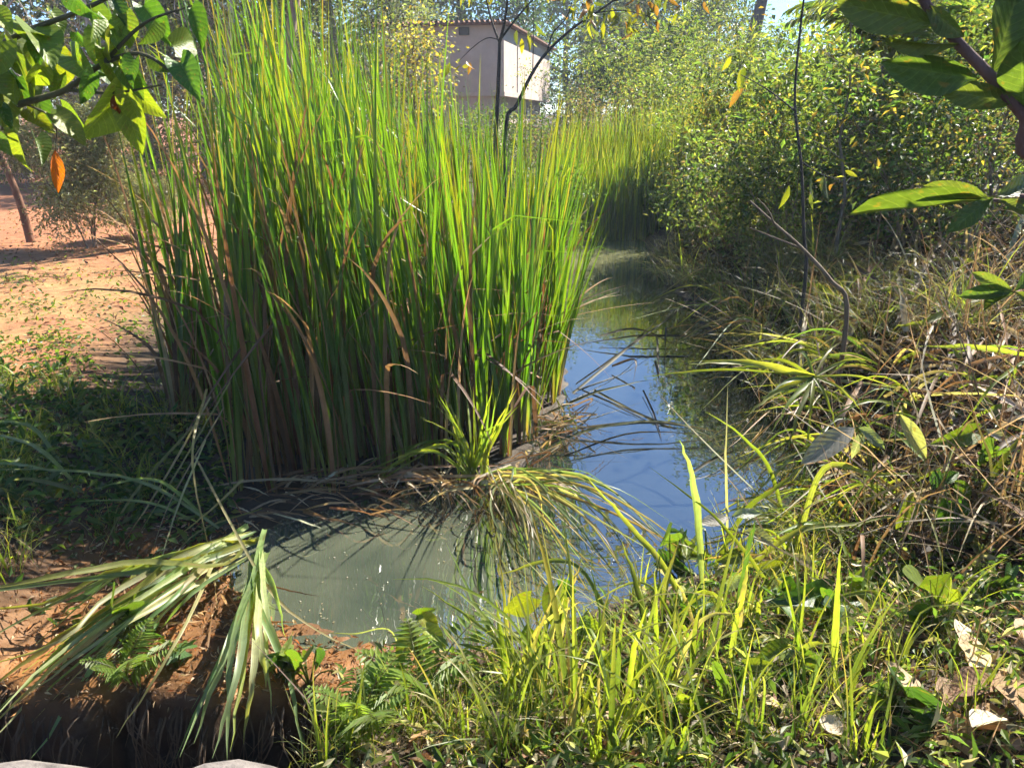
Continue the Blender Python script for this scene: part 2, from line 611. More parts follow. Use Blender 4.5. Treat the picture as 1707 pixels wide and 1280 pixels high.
xs = axis(-4.5, 4.5, .045, 600)
ys = axis(.9, 9.0, .045, 600)
X, Y = np.meshgrid(xs, ys)
Z = hgt(X.ravel(), Y.ravel()).reshape(X.shape)
far_rise = sstep(np.hypot(X, Y), 30, 120)
Z = Z + far_rise * 2.0
dp = sdist(X.ravel(), Y.ravel(), POND).reshape(X.shape)
dst = sdist(X.ravel(), Y.ravel(), STAND).reshape(X.shape)
w1 = wob(X, Y, .6)[..., None]
w2 = wob(X + 7, Y - 3, 1.7)[..., None]
red = np.array([.33, .135, .06]) * (1 + .12 * w1)
yel = np.array([.30, .25, .08])
hum = np.array([.05, .036, .022]) * (1 + .25 * w2)
mud = np.array([.045, .033, .02])
orange = np.array([.16, .07, .018]) * (1 + .55 * w2) * (1 + .25 * wob(X, Y, 4.0)[..., None])
lawn = (sstep(dst, .7, 1.7) * (1 - sstep(X, -2.0, -1.4)) * sstep(Y, 4.0, 5.0))[..., None]
band = (np.exp(-((Y - 7.6) / 2.2) ** 2))[..., None] * np.clip(.6 + .7 * w2, 0, 1) * .9
C = hum * (1 - lawn) + (red * (1 - .55 * band) + yel * .55 * band) * lawn
inst = (1 - sstep(dst, .0, .6))[..., None]
C = C * (1 - inst) + mud * inst
sh = shelf(X, Y)[..., None]
C = C * (1 - sh) + orange * sh
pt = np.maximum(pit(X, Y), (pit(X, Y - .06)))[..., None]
C = C * (1 - pt) + np.array([.03, .022, .015]) * pt  # hollow darkened: its shade is put into the soil colour
deep_shade = (1 - sstep(Z, -.12, .005))[..., None]
C = C * (1 - deep_shade) + np.array([.010, .008, .006]) * deep_shade  # lowest ground painted near black to stand for shade
g = G()
ny, nx_ = X.shape
idx = np.arange(nx_ * ny).reshape(ny, nx_)
Qg = np.stack([idx[:-1, :-1], idx[:-1, 1:], idx[1:, 1:], idx[1:, :-1]], -1).reshape(-1, 4)
wet = np.maximum(sh, inst * .7) * (1 - deep_shade)
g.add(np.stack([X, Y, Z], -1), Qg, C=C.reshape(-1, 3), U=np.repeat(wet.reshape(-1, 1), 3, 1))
M['soil'] = solid_mat('soil', None, rough=0.85, attr=True, nscale=9, namp=0.45, bump=0.7, dist=0.03)
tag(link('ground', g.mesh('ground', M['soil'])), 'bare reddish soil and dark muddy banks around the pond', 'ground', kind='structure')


def water_mat():
    m, nt, out = new_mat('murky_water')
    tc = nd(nt, 'ShaderNodeTexCoord')
    n1 = nd(nt, 'ShaderNodeTexNoise')
    n1.inputs['Scale'].default_value = 1.1
    n1.inputs['Detail'].default_value = 8
    nt.links.new(tc.outputs['Object'], n1.inputs['Vector'])
    mr = nd(nt, 'ShaderNodeMapRange')
    mr.inputs[1].default_value = .35
    mr.inputs[2].default_value = .65
    nt.links.new(n1.outputs[0], mr.inputs[0])
    silt = mixc(nt, mr.outputs[0], (.035, .048, .036), (.105, .115, .075))
    clear = mixc(nt, n1.outputs[0], (.012, .016, .018), (.022, .028, .026))  # base darkened mid-channel to bring out the blue sky reflection
    tan = mixc(nt, n1.outputs[0], (.13, .14, .065), (.22, .22, .11))  # murky far end, with sunlit brightness put into its base colour
    sx = nd(nt, 'ShaderNodeSeparateXYZ')
    nt.links.new(tc.outputs['Object'], sx.inputs[0])

    def ramp(sock, lo, hi):
        m_ = nd(nt, 'ShaderNodeMapRange', interpolation_type='SMOOTHSTEP')
        m_.inputs[1].default_value = lo
        m_.inputs[2].default_value = hi
        nt.links.new(sock, m_.inputs[0])
        return m_.outputs[0]
    edge = mathn(nt, 'ADD', mathn(nt, 'MULTIPLY_ADD', n1.outputs[0], 1.2), mathn(nt, 'ADD', sx.outputs[1], mathn(nt, 'MULTIPLY', sx.outputs[0], 1.5)))
    c = mixc(nt, ramp(edge, 3.6, 5.4), silt, clear)
    c = mixc(nt, ramp(mathn(nt, 'SUBTRACT', sx.outputs[1], mathn(nt, 'MULTIPLY', sx.outputs[0], .8)), 8.0, 11.0), c, tan)
    n2 = nd(nt, 'ShaderNodeTexNoise')
    n2.inputs['Scale'].default_value = 7.0
    n2.inputs['Detail'].default_value = 2
    nt.links.new(tc.outputs['Object'], n2.inputs['Vector'])
    b = nd(nt, 'ShaderNodeBump')
    b.inputs['Strength'].default_value = .05
    b.inputs['Distance'].default_value = .02
    nt.links.new(n2.outputs[0], b.inputs['Height'])
    p = nd(nt, 'ShaderNodeBsdfPrincipled')
    p.inputs['Roughness'].default_value = .015
    p.inputs['IOR'].default_value = 3.0
    nt.links.new(c, p.inputs['Base Color'])
    nt.links.new(b.outputs[0], p.inputs['Normal'])
    nt.links.new(p.outputs[0], out.inputs[0])
    return m


wx = np.arange(-2.2, 2.9, .06)
wy = np.arange(2.2, 15.6, .06)
WX, WY = np.meshgrid(wx, wy)
wd_ = pdist(WX.ravel(), WY.ravel()).reshape(WX.shape)
ok = (wd_ < .13) & (pit(WX, WY) < .02)
idx = np.arange(WX.size).reshape(WX.shape)
okc = ok[:-1, :-1] & ok[:-1, 1:] & ok[1:, 1:] & ok[1:, :-1]
Qw = np.stack([idx[:-1, :-1], idx[:-1, 1:], idx[1:, 1:], idx[1:, :-1]], -1)[okc]
g = G()
g.add(np.stack([WX, WY, np.zeros_like(WX)], -1), Qw, C=(.1, .1, .1))
tag(link('pond_water', g.mesh('pond_water', water_mat())), 'murky green pond water reflecting blue sky', 'water', kind='structure')


# ------------------------------------------------------------------ house beyond the reeds
def xat(px, Y):
    return (px - 853.5) / FPX * Y * _cp


HY = 32.0
hc = at(840, 100, HY)
hz = float(hgt(hc[0], HY))
house = thing('house', 'pinkish plastered house with an overhanging upper storey behind the reeds', 'house', (hc[0], HY, 0), rot=(0, 0, math.atan2(-.2, .98)))
g = G(); box(g, -4.9, 0, 0, 11.3, 3.06, 5.42); link('upper_wall', g.mesh('upper_wall', M['plaster'], False), house)
g = G(); box(g, -4.9, -.42, .12, 11.0, -.3, 3.0); link('lower_wall', g.mesh('lower_wall', M['plaster'], False), house)
g = G(); box(g, -4.95, .03, -.03, 11.33, 2.90, 3.057); link('floor_slab', g.mesh('floor_slab', M['plaster'], False), house)
g = G(); box(g, -5.2, .3, -.3, 11.6, 5.43, 5.5); rf = link('roof', g.mesh('roof', M['roof'], False), house)
g = G()
for i in range(27):
    xx = -5.15 + i * .2
    tube(g, [(xx, -.36, 5.52), (xx, 11.6, 5.54)], .075, (.2, .1, .07), 6)
link('roof_tile', g.mesh('roof_tile', M['roof']), rf)
g = G(); box(g, -1.75, -1.35, -.06, .05, 5.08, 5.36); link('vent', g.mesh('vent', M['dark'], False), house)
g = G(); box(g, -3.6, -2.6, .09, .2, .5, 2.3); link('door', g.mesh('door', M['dark'], False), house)
g = G(); box(g, -.02, .035, 2.6, 2.66, 3.1, 5.4); link('downpipe', g.mesh('downpipe', M['plaster'], False), house)

# low terracotta garden wall made of blocks with a coping
gw = thing('garden_wall', 'low terracotta garden wall in front of the house', 'wall', (xat(860, 28), 28, .3), rot=(0, 0, -.12))
gb = G(); box(gb, 0, .39, 0, .2, 0, .19); bme = gb.mesh('block', M['brick'], False)
for r_ in range(7):
    for i in range(7 if r_ % 2 else 8):
        link('block', bme, gw, (i * .4 + (.2 if r_ % 2 else 0), 0, r_ * .2))
g = G(); box(g, -.05, 3.25, -.04, .24, 1.405, 1.5); link('coping', g.mesh('coping', M['concrete'], False), gw)


# ------------------------------------------------------------------ trees and shrubs
def tree_protos(seed, h, cr, tr, start, nl, ns, lpt, ls, cols, w=None, bark=(.12, .09, .06), sig=.4, up=.6, flat=.8, asp=.55, tm=LEAF5, droop=.2, sway=.12,
                shape=.5, mat='foliage', multi=1, jit=.3):
    rng = np.random.default_rng(seed)
    gt, gc = G(), G()
    tips = []
    for mi in range(multi):
        off = rng.normal(0, sway, 2) * h * (2.2 if multi > 1 else .6)
        z = np.linspace(0, 1, 7)
        P = np.stack([off[0] * z ** 1.3 + rng.normal(0, .012 * h, 7) * (z > 0), off[1] * z ** 1.3 + rng.normal(0, .012 * h, 7) * (z > 0), z * h * .9], 1)
        P[0, 2] = -.25
        if multi > 1:
            P[:, :2] += rng.normal(0, .05 * cr, 2)
        r0 = tr / math.sqrt(multi)
        tube(gt, P, r0 * (1 - .85 * z), np.asarray(bark), 7)
        nlm = max(3, nl // multi)
        for i in range(nlm):
            s = start + (1 - start) * (i + rng.uniform(0, 1)) / nlm
            p0 = np.array([np.interp(s, z, P[:, k]) for k in range(3)])
            az = i * 2.4 + rng.uniform(-.5, .5) + mi * 1.1
            el = up * (.5 + s * .9) + rng.uniform(-.2, .2)
            L = cr * rng.uniform(.65, 1.1) * (1 - shape * (s - start) / (1 - start + 1e-6))
            d = np.array([math.cos(az) * math.cos(el), math.sin(az) * math.cos(el), math.sin(el)])
            q = np.linspace(0, 1, 5)[:, None]
            LP = p0 + d * L * q + np.array([0, 0, -droop * L]) * q ** 2 + rng.normal(0, .04 * L, (5, 3)) * q
            lr = r0 * .38 * (1 - .5 * s)
            tube(gt, LP, lr * (1 - .8 * q[:, 0]), np.asarray(bark), 5)
            for j in range(ns):
                t = rng.uniform(.25, 1)
                a = np.array([np.interp(t, q[:, 0], LP[:, k]) for k in range(3)])
                dd = nrm(d + rng.normal(0, .75, 3))
                l2 = L * rng.uniform(.2, .45)
                b = a + dd * l2
                b[2] -= droop * l2 * .5
                tube(gt, np.array([a, (a + b) / 2 + rng.normal(0, .05 * l2, 3), b]), np.array([lr * .35, lr * .22, lr * .1]), np.asarray(bark), 4)
                tips += [b, (a + b) / 2]
    tips = np.array(tips)
    n = len(tips) * lpt
    ctr = np.repeat(tips, lpt, 0)
    clump = np.repeat(rng.uniform(.75, 1.25, len(tips)), lpt)[:, None]
    pos = ctr + rng.normal(0, 1, (n, 3)) * sig * np.array([1, 1, flat])
    pos[:, 2] = np.maximum(pos[:, 2], .05)
    fwd = nrm(pos - ctr + rng.normal(0, .5 * sig, (n, 3)) + np.array([0, 0, -.25 * sig]))
    upv = nrm(rng.normal(0, .6, (n, 3)) + np.array([0, 0, 1]))
    sz = ls * rng.uniform(.6, 1.3, n)
    col = pal(rng, n, cols, w, jit) * clump
    scatter(gc, tm, pos, fwd, upv, np.stack([sz * asp, sz, sz], -1), col)
    return gt.mesh('trunk', M['bark']), gc.mesh('crown', M[mat], smooth=False)


def place(name, pr, label, cat, group, x, y, rz=0., s=1., sz=None, z=None, parts=('trunk', 'crown')):
    zz = float(hgt(x, y)) + float(sstep(math.hypot(x, y), 30, 120)) * 2 if z is None else z
    t = thing(name, label, cat, (x, y, zz - .03), group, (0, 0, rz), (s, s, sz or s))
    link(parts[0], pr[0], t)
    link(parts[1], pr[1], t)
    return t


DG = [(.035, .065, .025), (.05, .09, .03), (.07, .10, .03)]
GG = [(.10, .12, .065), (.13, .15, .07), (.08, .105, .05), (.16, .16, .07)]
YG = [(.14, .175, .04), (.10, .15, .035), (.21, .21, .05), (.07, .10, .035)]
OL = [(.15, .155, .06), (.08, .09, .035), (.15, .13, .05), (.06, .07, .03)]
BR = [(.14, .09, .05), (.18, .13, .07), (.09, .07, .04), (.12, .12, .04)]
PT = {
    'dark': [tree_protos(1 + i, 11, 3.8, .28, .22, 20, 7, 22, .26, DG, None, (.13, .11, .09), sig=.5) for i in range(2)],
    'grey': [tree_protos(11 + i, 8.5, 3.2, .2, .15, 22, 7, 30, .17, GG, None, (.2, .18, .15), sig=.42) for i in range(2)],
    'yel': [tree_protos(21 + i, 6.5, 2.8, .14, .08, 22, 7, 28, .15, YG, (3, 3, 2, 1), (.14, .11, .08), sig=.36) for i in range(2)],
    'olive': [tree_protos(31 + i, 7.5, 3.0, .16, .12, 20, 7, 28, .16, OL, None, (.22, .19, .16), sig=.42) for i in range(2)],
    'bare': [tree_protos(41 + i, 9, 3.0, .16, .15, 20, 9, 3, .14, BR, None, (.38, .33, .28), sig=.3, droop=.3) for i in range(2)],
    'sh_yel': [tree_protos(51 + i, 2.3, 1.5, .035, .08, 20, 7, 8, (.06, .10, .13)[i], YG, (3, 3, 2, 1), (.20, .15, .10), sig=(.11, .14, .17)[i], multi=4, asp=.5) for i in range(3)],
    'sh_green': [tree_protos(61 + i, 1.8, 1.3, .03, .06, 20, 7, 8, (.06, .085, .12)[i], [(.06, .11, .025), (.09, .13, .03), (.04, .07, .02), (.14, .15, .03)], None, (.2, .15, .1), sig=.13, multi=4) for i in range(3)],
    'sh_dry': [tree_protos(71 + i, 1.8, 1.3, .025, .05, 24, 10, 5, .06, BR, None, (.26, .19, .13), sig=.16, multi=5) for i in range(2)],
    'whip': [tree_protos(101 + i, 3.0, .8, .02, .25, 12, 4, 4, (.09, .13, .07)[i], YG + [(.3, .2, .04)], None, (.15, .12, .09), sig=.1, sway=.05, up=.8, asp=.4) for i in range(3)],
    'sh_sil': [tree_protos(81, 1.75, .85, .03, .12, 40, 10, 22, .06, [(.20, .21, .13), (.15, .16, .09), (.24, .22, .13)], None, (.22, .17, .13), sig=.10, multi=5, asp=.35, up=.9)],
}
TREES = [  # kind, px, Y, height scale, width scale
    ('dark', -160, 27, 1.0), ('bare', 30, 24, 1.0), ('dark', 120, 33, 1.15), ('bare', 160, 22, .9), ('grey', 250, 29, 1.1), ('dark', 330, 38, 1.2),
    ('olive', 335, 24, .95), ('grey', 440, 26, 1.05), ('bare', 395, 21, .8), ('dark', 520, 42, 1.2), ('grey', 560, 24, 1.0), ('grey', 655, 37, 1.05),
    ('dark', 760, 48, 1.05), ('grey', 700, 44, 1.1), ('dark', 850, 50, 1.0), ('olive', 1000, 56, 1.2), ('dark', 945, 60, 1.1), ('dark', 1030, 52, 1.0), ('grey', 1060, 46, 1.1),
    ('yel', 1120, 32, .72), ('dark', 1190, 50, .95), ('grey', 1170, 40, .95), ('yel', 1240, 27, .6), ('grey', 1320, 44, .5), ('yel', 1370, 30, .5),
    ('olive', 1480, 34, 1.0), ('dark', 1530, 40, 1.1), ('yel', 1500, 24, 1.0), ('grey', 1570, 30, 1.2), ('olive', 1620, 20, .65), ('dark', 1700, 28, 1.1), ('yel', 1720, 18, .6)]
TL = {'dark': ('dark_tree', 'dark green leafy tree in the woods behind the pond'), 'grey': ('grey_green_tree', 'grey-green fine-leaved tree in the woods behind the pond'),
      'yel': ('yellow_green_tree', 'sunlit yellow-green leafy tree beyond the far bank'), 'olive': ('olive_tree', 'olive-coloured bushy tree in the woods behind the pond'),
      'bare': ('bare_tree', 'pale nearly leafless tree behind the red soil clearing')}
rng = np.random.default_rng(5)
for i, (k, px, yy, s) in enumerate(TREES):
    nm, lb = TL[k]
    place(nm, PT[k][i % 2], lb, 'tree', 'trees in the woods behind the pond', xat(px, yy), yy, rng.uniform(0, 6.28), s * rng.uniform(.95, 1.1), s)

SHL = {'sh_yel': ('leafy_shrub', 'yellow-green small-leaved shrub on the pond bank'), 'sh_green': ('green_shrub', 'low green small-leaved shrub on the pond bank'),
       'sh_dry': ('dry_shrub', 'brown twiggy half-dry shrub')}
SHR = [  # kind, px, Y, scale
    ('sh_yel', 1215, 13.0, .9), ('sh_yel', 1150, 14.6, .75), ('sh_yel', 1300, 12.2, 1.0), ('sh_yel', 1390, 11.5, .8), ('sh_yel', 1270, 15.5, 1.05), ('sh_yel', 1350, 17, 1.15),
    ('sh_yel', 1200, 18.5, 1.15), ('sh_yel', 1470, 12.5, .9), ('sh_yel', 1560, 11, .95), ('sh_green', 1660, 10, 1.0), ('sh_yel', 1620, 14, 1.15), ('sh_green', 1500, 9, .95), ('sh_green', 1740, 8, 1.2),
    ('sh_yel', 1195, 11.6, .5), ('sh_yel', 1250, 9.4, .6), ('sh_yel', 1330, 8.2, .6), ('sh_green', 1120, 13.9, .45), ('sh_green', 1160, 12.2, .42), ('sh_green', 1200, 10.6, .45), ('sh_dry', 1240, 10.0, .65), ('sh_green', 1300, 8.9, .65), ('sh_dry', 1400, 8.4, .85),
    ('sh_green', 1560, 7.6, .9), ('sh_dry', 1640, 7.0, .95), ('sh_yel', 980, 21, 1.3), ('sh_yel', 1060, 23, 1.5), ('sh_dry', 930, 18, 1.0), ('sh_yel', 1120, 21, 1.2), ('sh_dry', 1020, 18.5, 1.05),
    ('sh_green', 900, 13.2, .6), ('sh_yel', 880, 12.2, .55), ('sh_green', 880, 10.8, .6), ('sh_dry', 915, 15.5, .9), ('sh_green', 840, 14, .9), ('sh_yel', 1100, 18.0, 1.0),
    ('sh_dry', 30, 20.5, 1.0), ('sh_dry', 90, 22, 1.2), ('sh_green', 0, 21, .8), ('sh_dry', 200, 21, 1.3), ('sh_dry', 280, 20, 1.2), ('sh_green', 230, 19.5, .7), ('sh_dry', 350, 18, 1.2), ('sh_green', 420, 18, 1.1),
    ('sh_dry', 480, 18.5, 1.4), ('sh_dry', 140, 24, 1.5), ('sh_dry', -60, 22, 1.5), ('sh_green', 560, 19, 1.3), ('sh_dry', 630, 20, 1.2), ('sh_green', 700, 22, 1.2), ('sh_green', 770, 23, 1.0), ('sh_green', 862, 26, 1.0), ('sh_green', 820, 25, .95), ('sh_green', 955, 28, 1.1), ('sh_yel', 1000, 30, 1.3)]
for i, (k, px, yy, s) in enumerate(SHR):
    nm, lb = SHL[k]
    if k == 'sh_dry':
        lb = 'brown twiggy half-dry shrub behind the red soil clearing' if px < 640 else 'brown twiggy half-dry shrub on the pond bank'
    elif px < 640:
        lb = 'low green shrub behind the red soil clearing'
    place(nm, PT[k][i % len(PT[k])], lb, 'shrub', 'shrubs behind the clearing' if px < 640 else 'shrubs on the pond banks', xat(px, yy), yy, rng.uniform(0, 6.28), s, s * rng.uniform(.9, 1.1), parts=('stems', 'foliage'))

for i in range(20):
    px, yy = rng.uniform(1130, 1720), rng.uniform(6.5, 12.5)
    if xat(px, yy) < 2.3:
        yy = 12.5
    place('whip_sapling', PT['whip'][i % 3], 'thin upright young stem with few leaves among the shrubs of the right bank', 'sapling', 'thin young stems on the right bank', xat(px, yy), yy, rng.uniform(0, 6.28), rng.uniform(.6, 1.05))
sil = at(155, 412, 10.6)
place('silvery_shrub', PT['sh_sil'][0], 'silvery grey-green twiggy shrub standing on the red soil', 'shrub', None, sil[0], 10.6, .4, 1.0, parts=('stems', 'foliage'))
place('silvery_shrub', PT['sh_sil'][0], 'low dark silvery shrub on the red soil beside the reeds', 'shrub', None, xat(222, 11.6), 11.6, 2.4, .62, .5, parts=('stems', 'foliage'))

# yellow flowering bush in front of the house
pf = tree_protos(91, 3.9, 1.2, .05, .55, 20, 6, 6, .10, [(.30, .25, .04), (.28, .19, .04), (.18, .18, .04), (.08, .10, .03)], (3, 2, 3, 2), sig=.28, asp=.7)
place('flowering_bush', pf, 'bush of yellow flowers in front of the house wall', 'bush', None, xat(690, 20), 20, 0, 1.0, parts=('stems', 'foliage'))

# tall trunk rising above the reeds, and a distant dark trunk against the sky
pt_ = tree_protos(95, 8.5, 2.4, .12, .52, 16, 7, 20, .14, GG, None, (.24, .17, .13), sig=.3, sway=.02)
place('tall_tree', pt_, 'slim tall tree with a bare reddish-grey trunk rising behind the reeds', 'tree', None, xat(490, 12.5), 12.5, 1.0, 1.0)
pt2 = tree_protos(96, 15, 3.0, .42, .72, 12, 7, 18, .3, DG, None, (.09, .08, .08), sig=.5, sway=.01)
place('tall_dark_tree', pt2, 'tall tree with a thick dark trunk beside the patch of sky', 'tree', None, xat(1249, 38), 38, .5, 1.0)
# young planted tree on the clearing, only its red-brown trunk shows
yb = on(52, 404, .33)
gy = G()
tube(gy, spline([(0, 0, -.1), (-.05, 0, .6), (-.22, .02, 1.3), (-.4, .05, 2.0), (-.6, 0, 2.9)], 12), np.linspace(.062, .03, 12), (.17, .085, .05), 8)
yt = thing('young_tree', 'young tree with a thin red-brown trunk planted on the clearing', 'tree', (yb[0], yb[1], float(hgt(yb[0], yb[1]))))
link('trunk', gy.mesh('trunk', M['bark']), yt)
rg = np.random.default_rng(7)
gc = G()
n = 420
ctr = rg.normal(0, 1, (14, 3)) * np.array([.55, .5, .4]) + np.array([-.65, 0, 3.0])
for c_ in ctr:
    tube(gy, np.array([(-.5, 0, 2.4), (c_ + np.array([-.5, 0, 2.4])) / 2, c_]), np.array([.02, .012, .006]), (.17, .09, .05), 5)
p_ = np.repeat(ctr, 30, 0) + rg.normal(0, .16, (n, 3))
scatter(gc, LEAF5, p_, rg.normal(0, 1, (n, 3)) + [0, 0, -.8], rg.normal(0, .5, (n, 3)) + [0, 0, 1], np.stack([np.full(n, .09), np.full(n, .14), np.full(n, .14)], -1), pal(rg, n, YG))
gb_ = G()
for c_ in ctr:
    tube(gb_, np.array([(-.5, 0, 2.4), (c_ + np.array([-.5, 0, 2.4])) / 2 + [0, 0, .1], c_]), np.array([.02, .012, .006]), (.17, .09, .05), 5)
link('branches', gb_.mesh('branches', M['bark']), yt)
link('crown', gc.mesh('crown', M['foliage'], False), yt)


# palms with arching pinnate fronds
def frond_mesh(seed, L, droopy, nl=34, ll=.42, col=None):
    rng = np.random.default_rng(seed)
    t = np.linspace(0, 1, 14)
    th = .25 + droopy * t ** 1.2
    d = np.stack([np.sin(th), 0 * t, np.cos(th)], 1)
    P = np.vstack([[0, 0, 0], np.cumsum((d[:-1] + d[1:]) / 2 * L / 13, 0)])
    g = G()
    tube(g, P, .016 * (1 - .85 * t), (.15, .16, .05), 5)
    s = np.repeat(np.linspace(.18, .98, nl), 2)
    p = np.stack([np.interp(s, t, P[:, k]) for k in range(3)], 1)
    tg = nrm(np.stack([np.interp(s, t, d[:, k]) for k in range(3)], 1))
    sd = np.tile([1., -1.], nl)[:, None] * np.array([[0, 1., 0]])
    f = nrm(tg * .55 + sd * .8 + np.array([0, 0, -.45]) + rng.normal(0, .08, (2 * nl, 3)))
    sz = ll * np.sin(np.pi * (s * .85 + .12)) ** .6 * rng.uniform(.85, 1.1, 2 * nl)
    scatter(g, LEAF5, p, f, nrm(np.cross(f, np.cross(np.array([0, 0, 1.]), f)) + 1e-3), np.stack([np.full(2 * nl, .035), sz, sz * .6], -1), pal(rng, 2 * nl, col or YG, None, .2))
    return g.mesh('frond', M['foliage'], False)


def palm(name, label, x, y, L, nf, h, seed, col=None, droop=(1.3, 2.2)):
    rng = np.random.default_rng(seed)
    t = thing(name, label, 'palm', (x, y, float(hgt(x, y)) - .03))
    g = G()
    zz = np.linspace(0, 1, 8)
    tube(g, np.stack([.08 * zz ** 2, .03 * zz, zz * h - .1], 1), .07 - .02 * zz, (.16, .15, .09), 8)
    link('trunk', g.mesh('trunk', M['bark']), t)
    fm = [frond_mesh(seed + i, L, rng.uniform(*droop), col=col) for i in range(4)]
    for i in range(nf):
        link('frond', fm[i % 4], t, (.08, .03, h - .15), (0, rng.uniform(-.25, .1), i * 2.4 + rng.uniform(-.3, .3)), rng.uniform(.8, 1.1))
    return t


palm('palm_tree', 'slender palm with drooping sunlit feathery fronds beyond the right bank', xat(1455, 9.2), 9.2, 1.7, 13, 2.0, 300)
palm('palm_tree', 'bushy palm with feathery fronds behind the broad-leaved branch', xat(1600, 10.5), 10.5, 1.9, 14, 1.7, 310)
palm('palm_tree', 'bluish palm with long arching fronds behind the far reed bed', xat(1070, 27), 27, 4.2, 12, 1.6, 320, col=GG, droop=(1.2, 1.9))


# ------------------------------------------------------------------ slender saplings with few leaves, and single twigs
def leaf_on(parent, me, pos, fwd, up, s, name='leaf', label=None):
    f = Vector(nrm(np.asarray(fwd, float)))
    x = f.cross(Vector([float(a) for a in up]))
    x.normalize()
    n_ = x.cross(f)
    mt = Matrix((x, f, n_)).transposed()
    o = link(name, me, parent, pos, mt.to_euler(), s)
    if label:
        o['label'] = label
    return o


def leaf_meshes(kind, n, cols, seed, mat='bigleaf', **kw):
    out = []
    rng = np.random.default_rng(seed)
    for i in range(n):
        g = G()
        k2 = {'fold': rng.uniform(.05, .4), 'droop': rng.uniform(.0, .5), 'wave': rng.uniform(.01, .06)}
        k2.update(kw)
        V, Q, U = leaf_grid(kind, seed=seed + i, **k2)
        g.add(V, Q, C=pal(rng, 1, [cols[i % len(cols)]], None, .12)[0], U=U)
        out.append(g.mesh('leaf', M[mat]))
    return out


sap_leaf = leaf_meshes('lance', 6, [(.22, .22, .03), (.12, .15, .03), (.34, .26, .03), (.10, .12, .04), (.2, .1, .04)], 400, nv=6, nu=1, wave=.02)


def sapling(name, label, stems, Yd, leaves, seed, bark=(.06, .05, .045)):
    rng = np.random.default_rng(seed)
    base = None
    root = None
    g = G()
    t = None
    for si, (pts, r0, r1) in enumerate(stems):
        P = np.array([at(px, py, Yd + dy) for px, py, dy in pts])
        if si == 0:
            b = P[0].copy()
            b[2] = float(hgt(b[0], b[1])) - .05
            root = b
            t = thing(name, label, 'sapling', b)
            if P[0][2] - b[2] > .1:
                P = np.vstack([b, P])
        Ps = spline(P, 4 * len(P)) - root
        tube(g, Ps, np.linspace(r0, r1, len(Ps)), bark, 6)
    link('stem', g.mesh('stem', M['bark']), t)
    for (px, py, dy, npx, cnt) in leaves:
        for k in range(cnt):
            p = at(px + rng.normal(0, npx), py + rng.normal(0, npx * .6), Yd + dy + rng.normal(0, .15)) - root
            leaf_on(t, sap_leaf[rng.integers(6)], p, rng.normal(0, .5, 3) + [0, 0, -.8], rng.normal(0, 1, 3), rng.uniform(.10, .19))
    return t


sapling('slender_sapling', 'slender dark sapling forking in front of the house wall', [
    ([(826, 260, 0), (829, 180, 0), (832, 110, 0), (833, 72, 0)], .028, .02),
    ([(833, 72, 0), (818, 30, .1), (806, -30, .2), (795, -120, .3)], .014, .007), ([(833, 72, 0), (843, 25, -.1), (850, -50, -.2), (862, -140, -.2)], .017, .008),
    ([(834, 66, 0), (866, 25, 0), (905, -20, .1), (960, -90, .2)], .013, .006), ([(831, 66, 0), (812, 64, 0), (790, 78, .1), (765, 102, .1)], .007, .003)], 9.0,
    [(805, -30, .2, 25, 14), (870, -70, 0, 40, 22), (885, 45, .1, 14, 7), (925, -40, .1, 30, 16), (770, 100, .1, 10, 5)], 21)
sapling('slender_sapling', 'slender dark sapling slanting to the right past the house', [
    ([(842, 225, 0), (862, 175, 0), (887, 123, 0), (914, 85, 0), (962, 42, 0), (1022, 2, .1), (1090, -60, .2)], .024, .009),
    ([(888, 120, 0), (889, 60, .05), (888, -10, .1)], .006, .003), ([(912, 88, 0), (922, 55, 0), (945, 28, .1), (960, -20, .1)], .01, .004),
    ([(990, 22, .05), (1040, 18, 0), (1090, 30, 0)], .007, .003), ([(1022, 2, .1), (1075, -5, .1), (1130, 0, .1)], .008, .003)], 8.7,
    [(955, 10, 0, 25, 16), (1000, 25, 0, 22, 14), (1040, 25, 0, 22, 14), (1090, 20, .1, 25, 16), (1120, 0, .1, 20, 10), (1060, -60, .2, 45, 30), (975, -60, .1, 30, 18), (1160, -40, .2, 40, 18)], 22)
sapling('thin_sapling', 'thin dark upright twig with few leaves on the right bank', [
    ([(1343, 460, 0), (1340, 390, 0), (1336, 280, 0), (1325, 170, 0), (1333, 60, 0), (1345, -40, 0)], .014, .006), ([(1325, 185, 0), (1280, 150, 0), (1235, 125, 0)], .006, .003),
    ([(1336, 270, 0), (1368, 290, -.1), (1400, 300, -.1)], .005, .003)], 5.6, [(1250, 120, 0, 25, 6), (1380, 300, 0, 25, 6)], 23)
sapling('leaning_stem', 'leaning brown dead stem forking over the right bank of the pond', [
    ([(1412, 520, 0), (1385, 468, 0), (1338, 415, .1), (1290, 372, .2), (1250, 335, .3)], .017, .006), ([(1338, 415, .1), (1300, 400, .3), (1250, 380, .5)], .009, .004),
    ([(1290, 372, .2), (1280, 350, .1), (1262, 330, .1)], .006, .003)], 4.7, [], 24, (.17, .12, .08))


# ------------------------------------------------------------------ the big stand of cattails
rng = np.random.default_rng(2)
GREEN = [(.055, .135, .02), (.09, .19, .018), (.032, .09, .022), (.15, .25, .018), (.075, .16, .06)]
DEAD = [(.26, .15, .07), (.20, .10, .045), (.36, .26, .15), (.12, .07, .04)]


